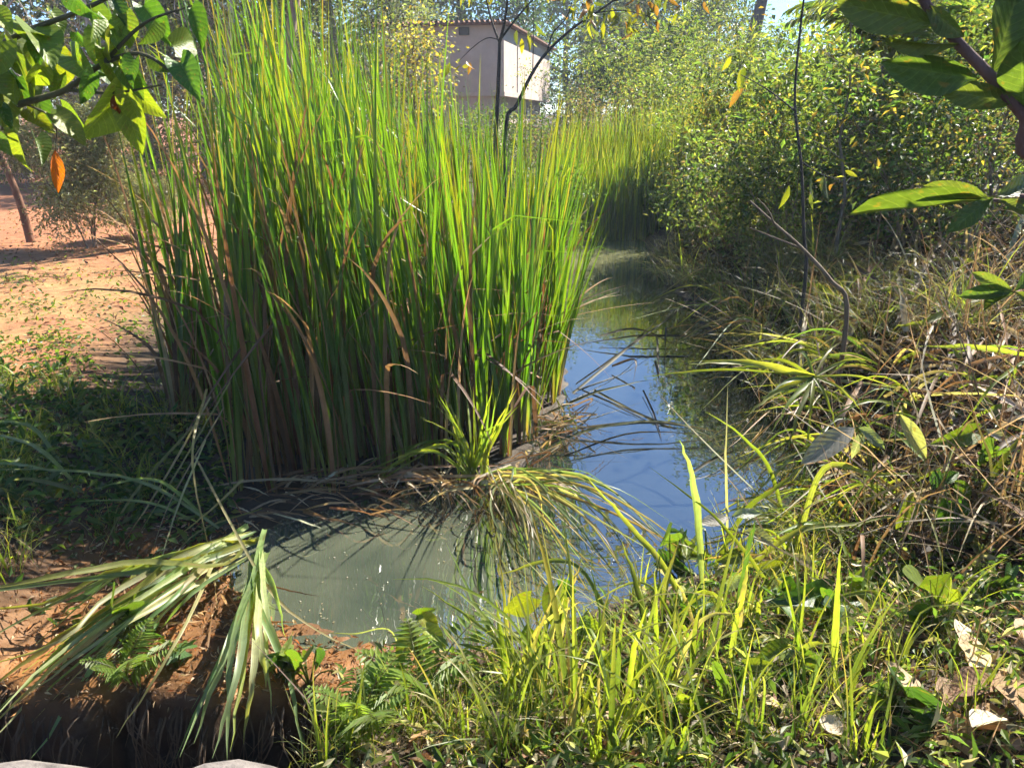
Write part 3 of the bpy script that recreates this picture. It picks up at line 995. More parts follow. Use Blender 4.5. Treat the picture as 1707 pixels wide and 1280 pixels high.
def reed_leaf(seed, dead=False, bd=(.0, .13)):
    r = np.random.default_rng(seed)
    g = G()
    one = np.ones(1)
    if dead:
        c = pal(r, 1, DEAD); tp = pal(r, 1, DEAD)
        kk = r.uniform() < .5
        blades(g, r, np.zeros((1, 3)), np.zeros(1), one, one * r.uniform(.013, .02), one * r.uniform(.03, .14), one * r.uniform(.1, .9), c, tp, K=11, power=2.2, twist=.8,
               kink=one * r.uniform(.45, .8) if kk else None, kang=one * r.uniform(.5, 1.9) if kk else None)
    else:
        c = pal(r, 1, GREEN, (3, 3, 2, 2, 2), .18)
        tp = pal(r, 1, [(.10, .17, .02), (.22, .21, .02), (.07, .14, .03), (.30, .19, .05)], (4, 2, 3, 1))
        kk = r.uniform() < .12
        blades(g, r, np.zeros((1, 3)), np.zeros(1), one, one * r.uniform(.0085, .0125), one * r.uniform(.005, .07), one * r.uniform(*bd), c, tp, K=12, power=1.8, twist=1.1, fold=.45,
               kink=one * r.uniform(.75, .9) if kk else None, kang=one * r.uniform(.8, 1.7) if kk else None, basecol=pal(r, 1, [(.22, .24, .09), (.14, .18, .06), (.20, .14, .06)]))
    return g.mesh('leaf', M['straw' if dead else 'reed'])


RL = [reed_leaf(1000 + i) for i in range(36)]
RB = [reed_leaf(1200 + i, False, (.03, .24)) for i in range(24)]
DL = [reed_leaf(1100 + i, True) for i in range(16)]
pts = []
tries = 0
while len(pts) < 284 and tries < 60000:
    tries += 1
    x, y = rng.uniform(-2.6, .5), rng.uniform(3.9, 8.2)
    if sdist(x, y, STAND) > -.02:
        continue
    if y > 5.6 and rng.uniform() < .45:
        continue
    if x < -1.45 and y > 4.2 and rng.uniform() < .6:
        continue
    md = .095
    if any((x - a) ** 2 + (y - b) ** 2 < md * md for a, b in pts):
        continue
    pts.append((x, y))
for k in range(16):
    pts.append((rng.uniform(-2.35, -1.9), rng.uniform(4.75, 5.7)))
for (x, y) in pts:
    hh = 2.85 - .86 * float(sstep(x, -1.5, .15)) + rng.normal(0, .2)
    if x < -1.9:
        hh -= .15
    lx = -.035 + .10 * float(sstep(x, -.2, .45)) + .045 * float(1 - sstep(x, -1.6, -.9)) + rng.normal(0, .045)
    if x < -1.55:
        lb = 'tall cattail with brown dead leaves on the clearing side of the stand'
    elif y < 4.55 and x < -.6:
        lb = 'tall dark green cattail in the front row above the murky pool'
    elif x > -.25 + .05 * (y - 4):
        lb = 'shorter lime green cattail on the open-water side of the stand'
    elif y > 6.2:
        lb = 'cattail at the rear of the stand, mostly its tips showing'
    else:
        lb = 'green cattail in the thick middle of the stand, behind the sedge tuft' if x > -.75 else 'tall left-leaning cattail in the thick middle of the stand'
    t = thing('cattail_plant', lb, 'cattail', (x, y, float(hgt(x, y)) - .03), 'cattails in the stand at the pond edge',
              (rng.normal(-.01, .03), lx, 0))
    for k in range(rng.integers(5, 9) if x > -1.9 or y > 5.75 else rng.integers(2, 5)):
        L = hh * rng.uniform(.6, 1.06)
        az, me, tl_ = rng.uniform(0, 6.28), RL[rng.integers(36)], rng.normal(0, .035)
        if -1.35 < x < -.3 and rng.uniform() < .6:
            az, me, tl_ = rng.normal(math.pi, .6), RB[rng.integers(24)], rng.normal(.075, .05)
        elif x > .05 and rng.uniform() < .4:
            az, me, tl_ = rng.normal(0, .8), RB[rng.integers(24)], rng.normal(.05, .04)
        link('leaf', me, t, (rng.normal(0, .018), rng.normal(0, .018), 0), (0, tl_, az), (L if me in RB else 2.5, rng.uniform(2.3, 3.6), L))
    nd_ = rng.integers(1, 4) + (2 if x < -1.1 and y < 5.4 else 0)
    for k in range(nd_):
        L = hh * rng.uniform(.35, .85)
        link('leaf', DL[rng.integers(16)], t, (rng.normal(0, .03), rng.normal(0, .03), 0), (0, rng.normal(0, .05), rng.uniform(0, 6.28)), (1.5, 1.9, L))


# far reed bed: beyond the 300 nearest cattails, one mass
def reed_mass(seed, n, fx, fy, hmin, hmax, w):
    r = np.random.default_rng(seed)
    x = r.uniform(*fx, n); y = r.uniform(*fy, n)
    b = np.stack([x, y, np.maximum(hgt(x, y), -.15) - .02], 1)
    g = G()
    blades(g, r, b, r.uniform(0, 6.28, n), r.uniform(hmin, hmax, n), np.full(n, w) * r.uniform(.7, 1.2, n), np.abs(r.normal(.03, .05, n)), r.uniform(0, .25, n),
           pal(r, n, GREEN), pal(r, n, [(.16, .2, .02), (.12, .18, .03), (.24, .2, .05)]), K=6, fold=.4, twist=1.2)
    return g


g = reed_mass(61, 3400, (.8, 4.9), (13.7, 16.2), 1.25, 1.95, .03)
far = link('cattail_bed', g.mesh('cattail_bed', M['reed']))
tag(far, 'far bed of bright green cattails closing the end of the pond', 'cattails', kind='stuff')

# ------------------------------------------------------------------ cut and fallen reed leaves, drawn blade by blade
CUT = [(.27, .34, .16), (.20, .28, .12), (.35, .38, .18), (.15, .23, .09)]
DRY = [(.36, .28, .16), (.28, .19, .10), (.20, .12, .06), (.42, .36, .24)]
LIM_ = [(.17, .205, .03), (.21, .23, .05), (.14, .185, .03)]
YGB = [(.17, .22, .03), (.23, .26, .04), (.12, .18, .03)]


def bunch(name, label, cat, blist, cols, width, seed, mat='grass', group=None, arch=.0, part='leaf', jw=.3, tips=None, jit=0.):
    """blist: polylines of (px, py, z) seen on the photo, z the height above the water"""
    r = np.random.default_rng(seed)
    t = None
    for pl in blist:
        P = np.array([on(px + r.normal(0, jit), py + r.normal(0, jit * .7), z) for px, py, z in pl])
        if len(P) == 2:
            mid = (P[0] + P[1]) / 2 + np.array([0, 0, arch])
            P = np.array([P[0], mid, P[1]])
        if t is None:
            org = P[0].copy()
            t = thing(name, label, cat, org, group)
        gg = pblade(P - 0, width * r.uniform(1 - jw, 1 + jw), pal(r, 1, cols)[0], None if tips is None else pal(r, 1, tips)[0], roll=r.normal(0, .5))
        gg.v = [v - org for v in gg.v]
        link(part, gg.mesh(part, M[mat]), t)
    return t


A = [(432, 932, .14)]
bunch('cut_cattail_leaves', 'fan of cut cattail leaves hanging over the dark drop from the mud', 'cattail leaves',
      [A + [(380, 1060, .2), (285, 1262, -.02)], A + [(400, 1060, .22), (330, 1240, .0)], A + [(405, 1080, .24), (352, 1262, .05)], A + [(412, 1050, .25), (372, 1270, .05)],
       A + [(418, 1060, .2), (395, 1255, .05)], A + [(440, 1010, .22), (470, 1130, .1), (490, 1262, .05)], A + [(445, 1000, .2), (478, 1090, .08), (505, 1170, .02)],
       A + [(428, 1040, .24), (440, 1140, .08)], A + [(395, 1040, .2), (310, 1180, .0)], A + [(410, 1030, .22), (345, 1130, .02)], A + [(455, 990, .18), (480, 1060, .06)],
       A + [(425, 1080, .22), (415, 1230, .0)], [(425, 880, .16), (405, 1000, .2), (300, 1262, .05)], [(440, 900, .16), (455, 1000, .22), (448, 1200, .05)]], CUT + [(.22, .25, .06)], .031, 31, jit=9)
B = [(425, 890, .12), (330, 925, .2)]
bunch('cut_cattail_leaves', 'spread of pale cut cattail leaves lying across the mud towards the left', 'cattail leaves',
      [B + [(200, 965, .2), (60, 1000, .2), (-60, 1030, .15)], B + [(180, 960, .22), (20, 985, .25), (-60, 1000, .25)], B + [(190, 990, .2), (80, 1060, .18), (-40, 1130, .1)],
       B + [(210, 985, .2), (70, 1090, .12), (-50, 1160, .05)], B + [(220, 1000, .15), (110, 1110, .05), (-20, 1240, -.05)], B + [(230, 1010, .16), (140, 1140, .02), (60, 1262, -.1)],
       B + [(250, 980, .12), (150, 1050, .06), (70, 1120, .02)], B + [(240, 960, .2), (100, 1010, .2), (-40, 1075, .2)], B + [(260, 1000, .1), (190, 1080, .03), (120, 1160, .0)], B + [(200, 1010, .2), (60, 1110, .15), (-50, 1220, .1)], B + [(230, 945, .25), (80, 970, .3), (-60, 985, .3)]], CUT + [(.3, .32, .16), (.22, .25, .06)], .032, 32, jit=12)
r = np.random.default_rng(311)
cl = []
for i in range(15):
    x1, y1 = r.uniform(-60, 260), r.uniform(1040, 1250)
    x0, y0 = r.normal(400, 25), r.normal(915, 14)
    cl.append([(x0, y0, .1), ((x0 + x1) / 2 + r.normal(0, 12), (y0 + y1) / 2 - r.uniform(5, 40), .2), (x1, y1, .06 if y1 < 1120 else -.02)])
bunch('cut_cattail_leaves', 'loose cut cattail leaves strewn between the two leaf fans over the mud', 'cattail leaves', cl, CUT + [(.3, .26, .12)], .022, 312, jit=4)
bunch('drooping_reed_leaves', 'long drooping reed leaves arching to the left over the shaded bank', 'reed leaves',
      [[(365, 880, .1), (250, 808, .35), (120, 785, .45), (-40, 782, .45)], [(330, 870, .1), (240, 836, .25), (100, 836, .25)], [(350, 870, .1), (260, 800, .4), (150, 815, .3)],
       [(120, 800, .3), (60, 745, .5), (-40, 715, .5)], [(110, 790, .3), (40, 775, .45), (-40, 770, .45)], [(140, 820, .25), (60, 800, .4), (-30, 800, .4)], [(100, 770, .3), (50, 710, .5), (-30, 700, .5)]],
      [(.13, .19, .09), (.19, .24, .12)], .022, 33)
bunch('dry_reed_leaves', 'dry straw-coloured reed leaves leaning down from the stand to the mud', 'reed leaves',
      [[(345, 930, .06), (300, 760, .5), (345, 655, .7)][::-1], [(390, 640, .7), (300, 790, .35), (225, 900, .1)], [(345, 655, .7), (265, 810, .3), (190, 920, .06)], [(370, 690, .6), (280, 850, .25), (245, 985, .05)],
       [(345, 730, .5), (300, 860, .25), (250, 1000, .05)], [(320, 720, .5), (240, 830, .25), (150, 950, .05)], [(330, 760, .42), (420, 915, .22), (480, 1005, .1), (560, 1070, .03), (650, 1105, .02)],
       [(440, 850, .1), (330, 900, .12), (250, 1000, .06)], [(400, 800, .3), (360, 850, .2), (260, 930, .06)]], [(.36, .32, .18), (.30, .25, .12), (.2, .22, .08)], .012, 34, jit=8)
r = np.random.default_rng(35)
mat_l = []
for i in range(70):
    x0, y0 = r.uniform(590, 880), r.uniform(768, 812)
    x1 = x0 + r.normal(-20, 110)
    y1 = 815 + 62 * abs((x1 - 560) / 300 if x1 < 860 else 1) * r.uniform(.2, 1.1)
    mat_l.append([(x0, y0, .07), ((x0 + x1) / 2 + r.normal(0, 15), (y0 + y1) / 2 - r.uniform(5, 25), .11 + r.uniform(0, .05)), (x1, min(y1, 900), .015)])
bunch('dead_reed_mat', 'brown mat of dead reed leaves at the foot of the stand by the murky pool', 'dead reeds', mat_l, DRY, .014, 36, 'straw')

mat_l = []
for i in range(60):
    x0, y0 = r.uniform(380, 640), 800 + r.uniform(-10, 70)
    a_ = r.normal(0, .6)
    L = r.uniform(30, 130)
    mat_l.append([(x0, y0, .05), (x0 + math.cos(a_) * L * .5, y0 - math.sin(a_) * L * .3, .07 + r.uniform(0, .05)), (x0 + math.cos(a_) * L, y0 - math.sin(a_) * L * .5 + 8, .045)])
bunch('dead_reed_litter', 'dark litter of dead reed leaves on the mud under the tall cattails', 'dead reeds', mat_l, DRY + [(.12, .08, .05)], .013, 136, 'straw')
mat_l = []
for i in range(46):
    x0, y0 = r.uniform(60, 430), r.uniform(900, 1075)
    a_ = r.normal(-.5, .8)
    L = r.uniform(30, 120)
    mat_l.append([(x0, y0, .035), (x0 + math.cos(a_) * L * .5, y0 - math.sin(a_) * L * .4, .05 + r.uniform(0, .04)), (x0 + math.cos(a_) * L, y0 - math.sin(a_) * L * .7, .04)])
bunch('mud_reed_litter', 'brown reed pieces strewn over the orange mud', 'dead reeds', mat_l, [(.30, .16, .06), (.2, .1, .04), (.38, .27, .14), (.1, .06, .03)], .011, 137, 'straw')
mat_l = []
for i in range(40):
    x0 = r.uniform(880, 950); y0 = 770 - (x0 - 880) * 1.2 + r.normal(0, 12)
    mat_l.append([(x0, y0, .05), (x0 + r.normal(10, 25), y0 - r.uniform(0, 30), .14), (x0 + r.normal(20, 50), y0 + r.normal(5, 20), .01)])
bunch('edge_reed_litter', 'brown dead reed leaves hanging into the open water at the stand edge', 'dead reeds', mat_l, DRY + [(.12, .15, .04)], .012, 138, 'straw')

# tuft of arching sedge at the corner of the stand
r = np.random.default_rng(37)
tl = []
for i in range(20):
    a = r.uniform(-1, 1)
    tl.append([(785 + r.normal(0, 12), 800, .05), (790 + a * 45, 730, .3), (790 + a * 110 + r.normal(0, 15), 620 + abs(a) * 70 + r.normal(0, 30), .65)])
for i in range(9):
    tl.append([(790, 800, .06), (720 + r.normal(0, 30), 745 + r.normal(0, 10), .28), (610 + r.normal(0, 30), 795 + r.normal(0, 15), .1)])
bunch('sedge_tuft', 'yellow-green tuft of sedge at the corner of the reed stand', 'sedge', tl, YGB, .02, 38)
tl = []
for i in range(46):
    x1, y1 = r.uniform(840, 1190), r.uniform(880, 1010)
    tl.append([(835 + r.normal(0, 20), 800 + r.normal(0, 10), .06), ((835 + x1) / 2 + r.normal(0, 20), (800 + y1) / 2 - r.uniform(20, 70), .22 + r.uniform(0, .1)), (x1, y1, .03)])
bunch('drooping_sedge', 'drooping silvery sedge arching from the stand over the water', 'sedge', tl, [(.16, .2, .1), (.1, .15, .05), (.25, .25, .15), (.28, .22, .12)], .014, 39)

FALLEN = [[(905, 745, .03), (1000, 712, .1), (1110, 702, .1), (1215, 738, .02)], [(950, 715, .04), (1090, 704, .08), (1205, 720, .02)], [(960, 640, .03), (1060, 570, .12), (1160, 497, .15)],
          [(955, 655, .03), (1040, 585, .1), (1110, 520, .1)], [(970, 650, .02), (1040, 680, .02), (1110, 705, .02)], [(990, 650, .02), (1085, 700, .01), (1130, 715, .0)], [(1072, 650, .03), (1090, 690, .02), (1105, 735, .01)],
          [(890, 700, .05), (990, 655, .1), (1090, 632, .08)], [(1095, 560, .12), (1097, 600, .05), (1100, 640, .0)], [(1110, 545, .15), (1109, 580, .08), (1108, 620, .0)], [(1000, 560, .06), (1060, 548, .1), (1130, 575, .02)],
          [(1020, 610, .04), (1058, 600, .12), (1055, 640, .02)], [(940, 760, .02), (1050, 722, .06), (1160, 724, .05), (1200, 740, .01)], [(1150, 560, .1), (1060, 560, .1), (960, 575, .02)], [(1150, 790, .02), (1190, 765, .05), (1240, 745, .03)],
          [(900, 720, .03), (960, 690, .06), (1000, 668, .02)]]
for i, pl in enumerate(FALLEN):
    P = np.array([on(*q) for q in pl])
    gg = pblade(P, .02 * rng.uniform(.6, 1.4), pal(rng, 1, [(.05, .05, .03), (.09, .10, .03), (.07, .055, .035), (.18, .15, .08)])[0], roll=rng.normal(0, .5))
    org = P[0]
    gg.v = [v - org for v in gg.v]
    tag(link('fallen_reed_leaf', gg.mesh('fallen_reed_leaf', M['straw']), None, org), 'dark fallen reed leaf lying across the open water', 'reed leaf', 'fallen reed leaves on the water')


# ------------------------------------------------------------------ grass tufts with separate blades
def blade_mesh(seed, cols, tips, w=(.012, .022), bend=(.3, 1.6), mat='grass', lean=(.02, .25), kinkp=.2):
    r = np.random.default_rng(seed)
    g = G()
    o = np.ones(1)
    kk = r.uniform() < kinkp
    blades(g, r, np.zeros((1, 3)), np.zeros(1), o, o * r.uniform(*w), o * r.uniform(*lean), o * r.uniform(*bend), pal(r, 1, cols), pal(r, 1, tips), K=10, power=1.6, twist=.6,
           kink=o * r.uniform(.4, .75) if kk else None, kang=o * r.uniform(.6, 1.5) if kk else None)
    return g.mesh('blade', M[mat])


FG = [(.11, .17, .025), (.16, .22, .03), (.07, .12, .03), (.22, .25, .04)]
FT = [(.2, .24, .03), (.27, .28, .06), (.36, .30, .12)]
ST = [(.32, .22, .12), (.20, .12, .06), (.46, .37, .25), (.09, .06, .035), (.26, .23, .08), (.13, .085, .055)]
BG = [blade_mesh(2000 + i, FG, FT, (.011, .026), (.1, 1.4)) for i in range(24)]
BS = [blade_mesh(2100 + i, ST, ST, (.010, .02), (.6, 2.4), 'straw', (.1, .7), .5) for i in range(20)]


def fine(seed, n, cols, tips, L, w, lean, bend, rad, K=7, mat='grass', fold=0, power=1.5):
    r = np.random.default_rng(seed)
    g = G()
    b = np.concatenate([r.normal(0, rad, (n, 2)), np.full((n, 1), -.02)], 1)
    blades(g, r, b, r.uniform(0, 6.28, n), r.uniform(*L, n), r.uniform(*w, n), np.abs(r.uniform(*lean, n)), r.uniform(*bend, n), pal(r, n, cols), pal(r, n, tips), K=K, fold=fold, twist=.8, power=power)
    return g.mesh('fine_blades', M[mat])


FGM = [fine(2200 + i, 48, FG + [(.28, .24, .14), (.2, .13, .07)], FT, (.12, .5), (.003, .009), (.0, .7), (.1, 1.8), .09) for i in range(4)]
STM = [fine(2300 + i, 48, ST + [(.12, .15, .04), (.09, .065, .04)], ST, (.3, 1.1), (.004, .014), (.05, 1.4), (-.3, 1.6), .24, mat='straw') for i in range(5)]
BLM = [fine(2400 + i, 95, [(.06, .10, .045), (.09, .13, .05), (.12, .14, .07), (.17, .13, .07)], [(.14, .16, .07), (.2, .17, .09)], (.35, .9), (.003, .006), (.1, .8), (.9, 2.0), .08) for i in range(4)]


def tuft(name, label, group, x, y, s, bl, nb, fm, seed, L=(.3, .75), z=None, dirx=None):
    r = np.random.default_rng(seed)
    t = thing(name, label, 'grass', (x, y, (float(hgt(x, y)) if z is None else z) - .01), group, scale=s)
    m = link('fine_blades', fm[seed % len(fm)], t, rot=(0, 0, r.uniform(0, 6.28)))
    m['kind'] = 'stuff'
    for k in range(nb):
        l = r.uniform(*L)
        az = r.uniform(0, 6.28) if dirx is None else dirx + r.normal(0, .8)
        link('blade', bl[r.integers(len(bl))], t, (r.normal(0, .04), r.normal(0, .04), 0), (0, r.normal(0, .06), az), (r.uniform(.7, 1.1), l, l) if False else (l * .9, r.uniform(.7, 1.1), l))
    return t


r = np.random.default_rng(44)
# green tufts on the near bank: base pixels
NEAR = [(1400, 1190, .6), (1240, 1230, .7), (1500, 1130, .6), (1330, 1120, .65), (1620, 1200, .5), (1560, 1060, .55), (1440, 1270, .5), (960, 1235, 1.15), (905, 1180, 1.0), (1010, 1265, .9), (860, 1215, .8), (1090, 1200, .9), (1160, 1120, .8), (1090, 1060, .55), (1230, 1060, .65), (1000, 1090, .6), (760, 1240, .55),
        (690, 1230, .5), (600, 1260, .5), (1120, 1280, .8), (840, 1275, .7), (1060, 1000, .42), (1350, 1010, .55), (930, 1030, .45), (1330, 1230, .5),
        (540, 1275, .45), (1440, 1100, .6)]
for i, (px, py, s) in enumerate(NEAR):
    z = .3
    for _ in range(6):
        p = on(px, py, z)
        z = float(hgt(p[0], p[1]))
    tuft('grass_tuft', ('bright green grass tuft rising beside the round-leaved vine' if 820 < px < 1070 and py > 1080 else 'small green grass tuft beside the fern at the murky pool' if px < 820 else 'short grass tuft at the water edge of the near bank' if py < 1070 else 'tall green grass tuft between the vine and the leaf litter'), 'green grass tufts on the near bank', p[0], p[1], s, BG, 12, FGM, 3000 + i, (.3, .8))
for i in range(20):
    px, py = r.uniform(640, 1650), r.uniform(1040, 1275)
    p = atg(px, py, 0)
    tuft('dry_grass_tuft', 'small straw-coloured grass tuft among the green grass of the near bank', 'dry tufts on the near bank', p[0], p[1], r.uniform(.25, .45), BS, 4, STM, 4300 + i, (.4, .9))
# straw tangles on the right bank
cnt = 0
while cnt < 44:
    x, y = r.uniform(1.5, 5.0), 2.4 + 4.6 * r.uniform() ** 1.3
    d = float(sdist(x, y, POND))
    if d < .12 or x / y > .95:
        continue
    cnt += 1
    tuft('dry_grass_tuft', ('tangled dry grass tuft hanging to the water on the right bank' if d < .5 else 'brown dry grass tuft high on the right bank' if d > 1.6 else 'tangled tuft of dry brown grass half way up the right bank'), 'dry grass tufts on the right bank', x, y, r.uniform(.75, 1.15), BS, 7, STM, 3200 + cnt, (.5, 1.1))
cnt = 0
while cnt < 60:
    x, y = r.uniform(1.85, 3.2), r.uniform(5.0, 11.5)
    d = float(sdist(x, y, POND))
    if d < .03 or d > 1.3:
        continue
    cnt += 1
    t = tuft('overhanging_grass', 'fine bluish-green grass overhanging the water from the right bank', 'fine grass overhanging the right shore', x, y, r.uniform(.8, 1.2), BG, 2, BLM, 3400 + cnt, (.4, .8))
for i in range(10):
    p = on(1200 + i * 22 + r.normal(0, 12), 900 + r.normal(0, 35), .1)
    tuft('shore_sedge', 'thin upright sedge tuft at the near shore before the blue water', 'thin sedge tufts at the near shore', p[0], p[1], r.uniform(.5, .85), BG, 4, FGM, 4100 + i, (.35, .7))
# shaded tufts on the left bank below the clearing
cnt = 0
while cnt < 70:
    x, y = r.uniform(-4.6, -1.9), r.uniform(2.7, 4.9)
    if float(pit(x, y)) > .05:
        continue
    cnt += 1
    tuft('low_grass_tuft', 'low dark green grass tuft on the shaded left bank', 'grass tufts on the shaded left bank', x, y, r.uniform(.4, .8), BG, 4, FGM, 3600 + cnt, (.3, .6))
# scattered tufts along the far and left pond edges
for i in range(26):
    x = r.uniform(-.6, .75) if i < 14 else r.uniform(.3, 3.2)
    y = r.uniform(8.3, 13.4) if i < 14 else r.uniform(13.9, 14.3)
    if float(sdist(x, y, POND)) < .02:
        continue
    tuft('shore_grass_tuft', 'green grass tuft at the far pond shore', 'grass tufts along the far shore', x, y, r.uniform(.8, 1.3), BG, 5, BLM, 3800 + i, (.4, .9))


# single long blades that stand out, each drawn from the photograph (px, py, Y distance)
def pixblade(pts, wpx, cols, label, name='grass_shoot', mat='grass', tips=None, group=None, roll=.25, rooted=True):
    if len(pts) > 1 and pts[0][2] < 1:           # third value below 1: height above the ground instead of a distance
        P = np.array([atg(*q) for q in pts])
        d = float(np.mean(P[:, 1]))
    else:
        P = np.array([at(*q) for q in pts])
        d = float(np.mean([q[2] for q in pts]))
    b = P[0].copy()
    hz_ = float(hgt(b[0], b[1]))
    if rooted and b[2] > hz_ + .02:                       # a blade grows from the ground
        v_ = b - P[1]
        if v_[2] < -.15 * np.linalg.norm(v_):
            kk_ = min((hz_ - .02 - b[2]) / v_[2], 1.6)
            foot = np.array([b[0] + v_[0] * kk_ * .7, b[1] + v_[1] * kk_ * .7, hz_ - .02])
        else:
            foot = np.array([b[0] + .3 * v_[0], b[1] + .3 * v_[1], hz_ - .02])
        P = np.vstack([foot, P])
    elif b[2] < hz_ - .05:
        P[0][2] = hz_ - .02
    org = P[0].copy()
    gg = pblade(P, wpx * d / FPX, pal(rng, 1, cols)[0], None if tips is None else pal(rng, 1, tips)[0], roll=roll * rng.normal(0, 1), K=18)
    gg.v = [v - org for v in gg.v]
    return tag(link(name, gg.mesh(name, M[mat]), None, org), label, 'grass', group)


LIM = [(.17, .205, .03), (.21, .23, .05), (.14, .185, .03)]
PALE = [(.30, .33, .18), (.22, .28, .13)]
LB = [
    ([(1165, 880, 2.8), (1155, 800, 2.75), (1133, 733, 2.7)], 17, PALE, 'broad pale grass blade standing upright before the blue water'),
    ([(1100, 935, 2.7), (1040, 865, 2.7), (975, 790, 2.75)], 13, LIM, 'yellow-green blade slanting left across the blue water'),
    ([(1300, 1000, 2.7), (1200, 870, 2.75), (1085, 778, 2.85)], 9, LIM, 'thin lime blade slanting left above pale leaves at the shore'),
    ([(1240, 855, 3.2), (1290, 815, 3.2), (1345, 772, 3.25)], 12, LIM, 'lime blade slanting right beside the pale pleated leaf'),
    ([(1330, 1240, 1.85), (1350, 1150, 1.85), (1378, 1064, 1.85)], 19, [(.10, .16, .07)], 'broad grey-green blade standing up in the near grass'),
    ([(1470, 1290, 1.75), (1520, 1210, 1.75), (1582, 1132, 1.8)], 21, [(.17, .22, .10)], 'broad pale green blade slanting right over the leaf litter'),
    ([(1350, 1295, 1.7), (1290, 1230, 1.75), (1200, 1165, 1.8), (1150, 1150, 1.85)], 15, [(.16, .2, .11)], 'grey-green blade arching left through the near grass'),
    ([(1550, 1140, 2.2), (1500, 1060, 2.2), (1462, 992, 2.25)], 18, [(.14, .2, .03)], 'thick green stalk with a sharp bend at its top'),
    ([(1462, 990, 2.25), (1370, 1000, 2.3), (1240, 1018, 2.35)], 11, LIM, 'lime blade lying level from the bent stalk'),
    ([(1390, 990, 2.7), (1440, 950, 2.75), (1508, 895, 2.8)], 13, [(.14, .2, .03)], 'green blade rising right before the dark straw tangle'),
    ([(1320, 890, 2.9), (1420, 872, 2.9), (1525, 855, 2.9)], 12, LIM, 'lime blade lying level before the dark straw tangle'),
    ([(1370, 785, 3.2), (1460, 790, 3.2), (1550, 788, 3.2)], 12, LIM, 'lime blade lying level beneath the pale pleated leaf'),
    ([(1660, 485, 0.15), (1560, 528, 0.3), (1485, 550, 0.25)], 16, LIM, 'bright lime reed leaf lying across the straw under the lobed leaf'),
    ([(1665, 705, 0.15), (1615, 620, 0.3), (1560, 535, 0.25)], 14, LIM, 'bright lime reed leaf slanting down to the right over the straw'),
    ([(1640, 660, 0.15), (1605, 620, 0.3), (1585, 608, 0.25)], 12, LIM, 'short lime reed leaf beside the long slanting one'),
    ([(1425, 602, 0.15), (1378, 588, 0.3), (1352, 530, 0.25)], 9, LIM, 'small bent lime blade beside the fine grass'),
    ([(1400, 480, 0.15), (1420, 450, 0.3), (1440, 430, 0.25)], 10, LIM, 'short lime blade beside the leaning dead stem'),
    ([(1500, 460, 0.15), (1540, 430, 0.3), (1610, 380, 0.25)], 11, [(.32, .24, .06)], 'yellowish dry blade slanting up through the straw'),
    ([(1520, 470, 0.15), (1527, 420, 0.3), (1535, 340, 0.25)], 7, [(.32, .26, .08)], 'upright yellow straw on the right bank'),
    ([(1535, 660, 0.15), (1620, 655, 0.3), (1707, 662, 0.25)], 9, [(.3, .29, .2)], 'pale level straw blade on the right bank'),
    ([(1360, 632, 0.15), (1450, 640, 0.3), (1560, 655, 0.25)], 7, [(.3, .3, .2)], 'long pale thin straw running right from the sedge head'),
    ([(1500, 690, 0.15), (1540, 640, 0.3), (1590, 612, 0.25)], 9, [(.34, .27, .2)], 'pinkish dry blade bent over on the right bank'),
    ([(1400, 1120, 2.2), (1430, 1110, 2.2), (1530, 1150, 2.2)], 10, DRY, 'brown stick lying in the near grass'),
    ([(1440, 1290, 1.7), (1410, 1215, 1.75), (1360, 1180, 1.8)], 14, [(.34, .3, .2)], 'pale dry blade curling over in the near grass'),
    ([(830, 1080, 2.3), (790, 1000, 2.4), (745, 905, 2.5)], 13, [(.13, .19, .04)], 'long green blade rising left over the murky pool'),
    ([(930, 1160, 2.1), (820, 1060, 2.2), (705, 975, 2.35)], 12, [(.15, .2, .04)], 'long green blade slanting left over the murky pool'),
    ([(985, 1140, 2.0), (1000, 1050, 2.05), (985, 930, 2.1)], 13, [(.13, .18, .03)], 'green blade standing upright among round leaves'),
    ([(1080, 1130, 2.2), (1120, 1070, 2.2), (1020, 1035, 2.2)], 13, LIM, 'lime blade bent over beside the round leaves'),
    ([(1230, 1010, 2.4), (1250, 900, 2.4), (1258, 870, 2.4)], 14, [(.08, .14, .03)], 'dark green blade upright before the pale leaves'),
    ([(650, 1050, 2.5), (590, 1056, 2.5), (530, 1052, 2.5)], 4, PALE, 'thin pale blade hanging level over the murky pool'),
    ([(1212, 860, 3.3), (1210, 770, 3.3), (1213, 640, 3.4)], 6, [(.3, .3, .24)], 'thin pale upright stalk before the blue water'),
    ([(1290, 800, 3.5), (1240, 730, 3.5), (1175, 685, 3.6)], 8, LIM, 'lime blade pointing left over the blue water'),
]
for q in LB:
    pixblade(*q)
# random long straw arcs lying over the right bank
for i in range(230):
    px, py = r.uniform(1300, 1720), r.uniform(400, 890)
    a_ = r.uniform(-.6, .6) + (0 if r.uniform() < .55 else r.uniform(.7, 1.6))
    L = r.uniform(50, 200)
    h0 = r.uniform(.03, .24)
    q = [(px, py, h0), (px + math.cos(a_) * L * .5, py - math.sin(a_) * L * .5 - r.uniform(0, 25), min(.9, h0 + r.uniform(0, .15))), (px + math.cos(a_) * L, py - math.sin(a_) * L + r.uniform(-10, 30), h0 + r.uniform(-.03, .1))]
    if r.uniform() < .5:
        q = q[::-1]
    if r.uniform() < .3:
        pixblade(q, r.uniform(5, 11), LIM + [(.14, .19, .04)], 'loose lime blade among the straw on the right bank', 'grass_shoot', 'grass', None, 'loose lime blades on the right bank', rooted=False)
    else:
        pixblade(q, r.uniform(4, 12), ST + [(.42, .36, .24), (.26, .15, .08), (.10, .07, .045)], 'loose dry straw stalk in the tangle on the right bank', 'straw_stalk', 'straw', None, 'loose straw stalks on the right bank', rooted=False)

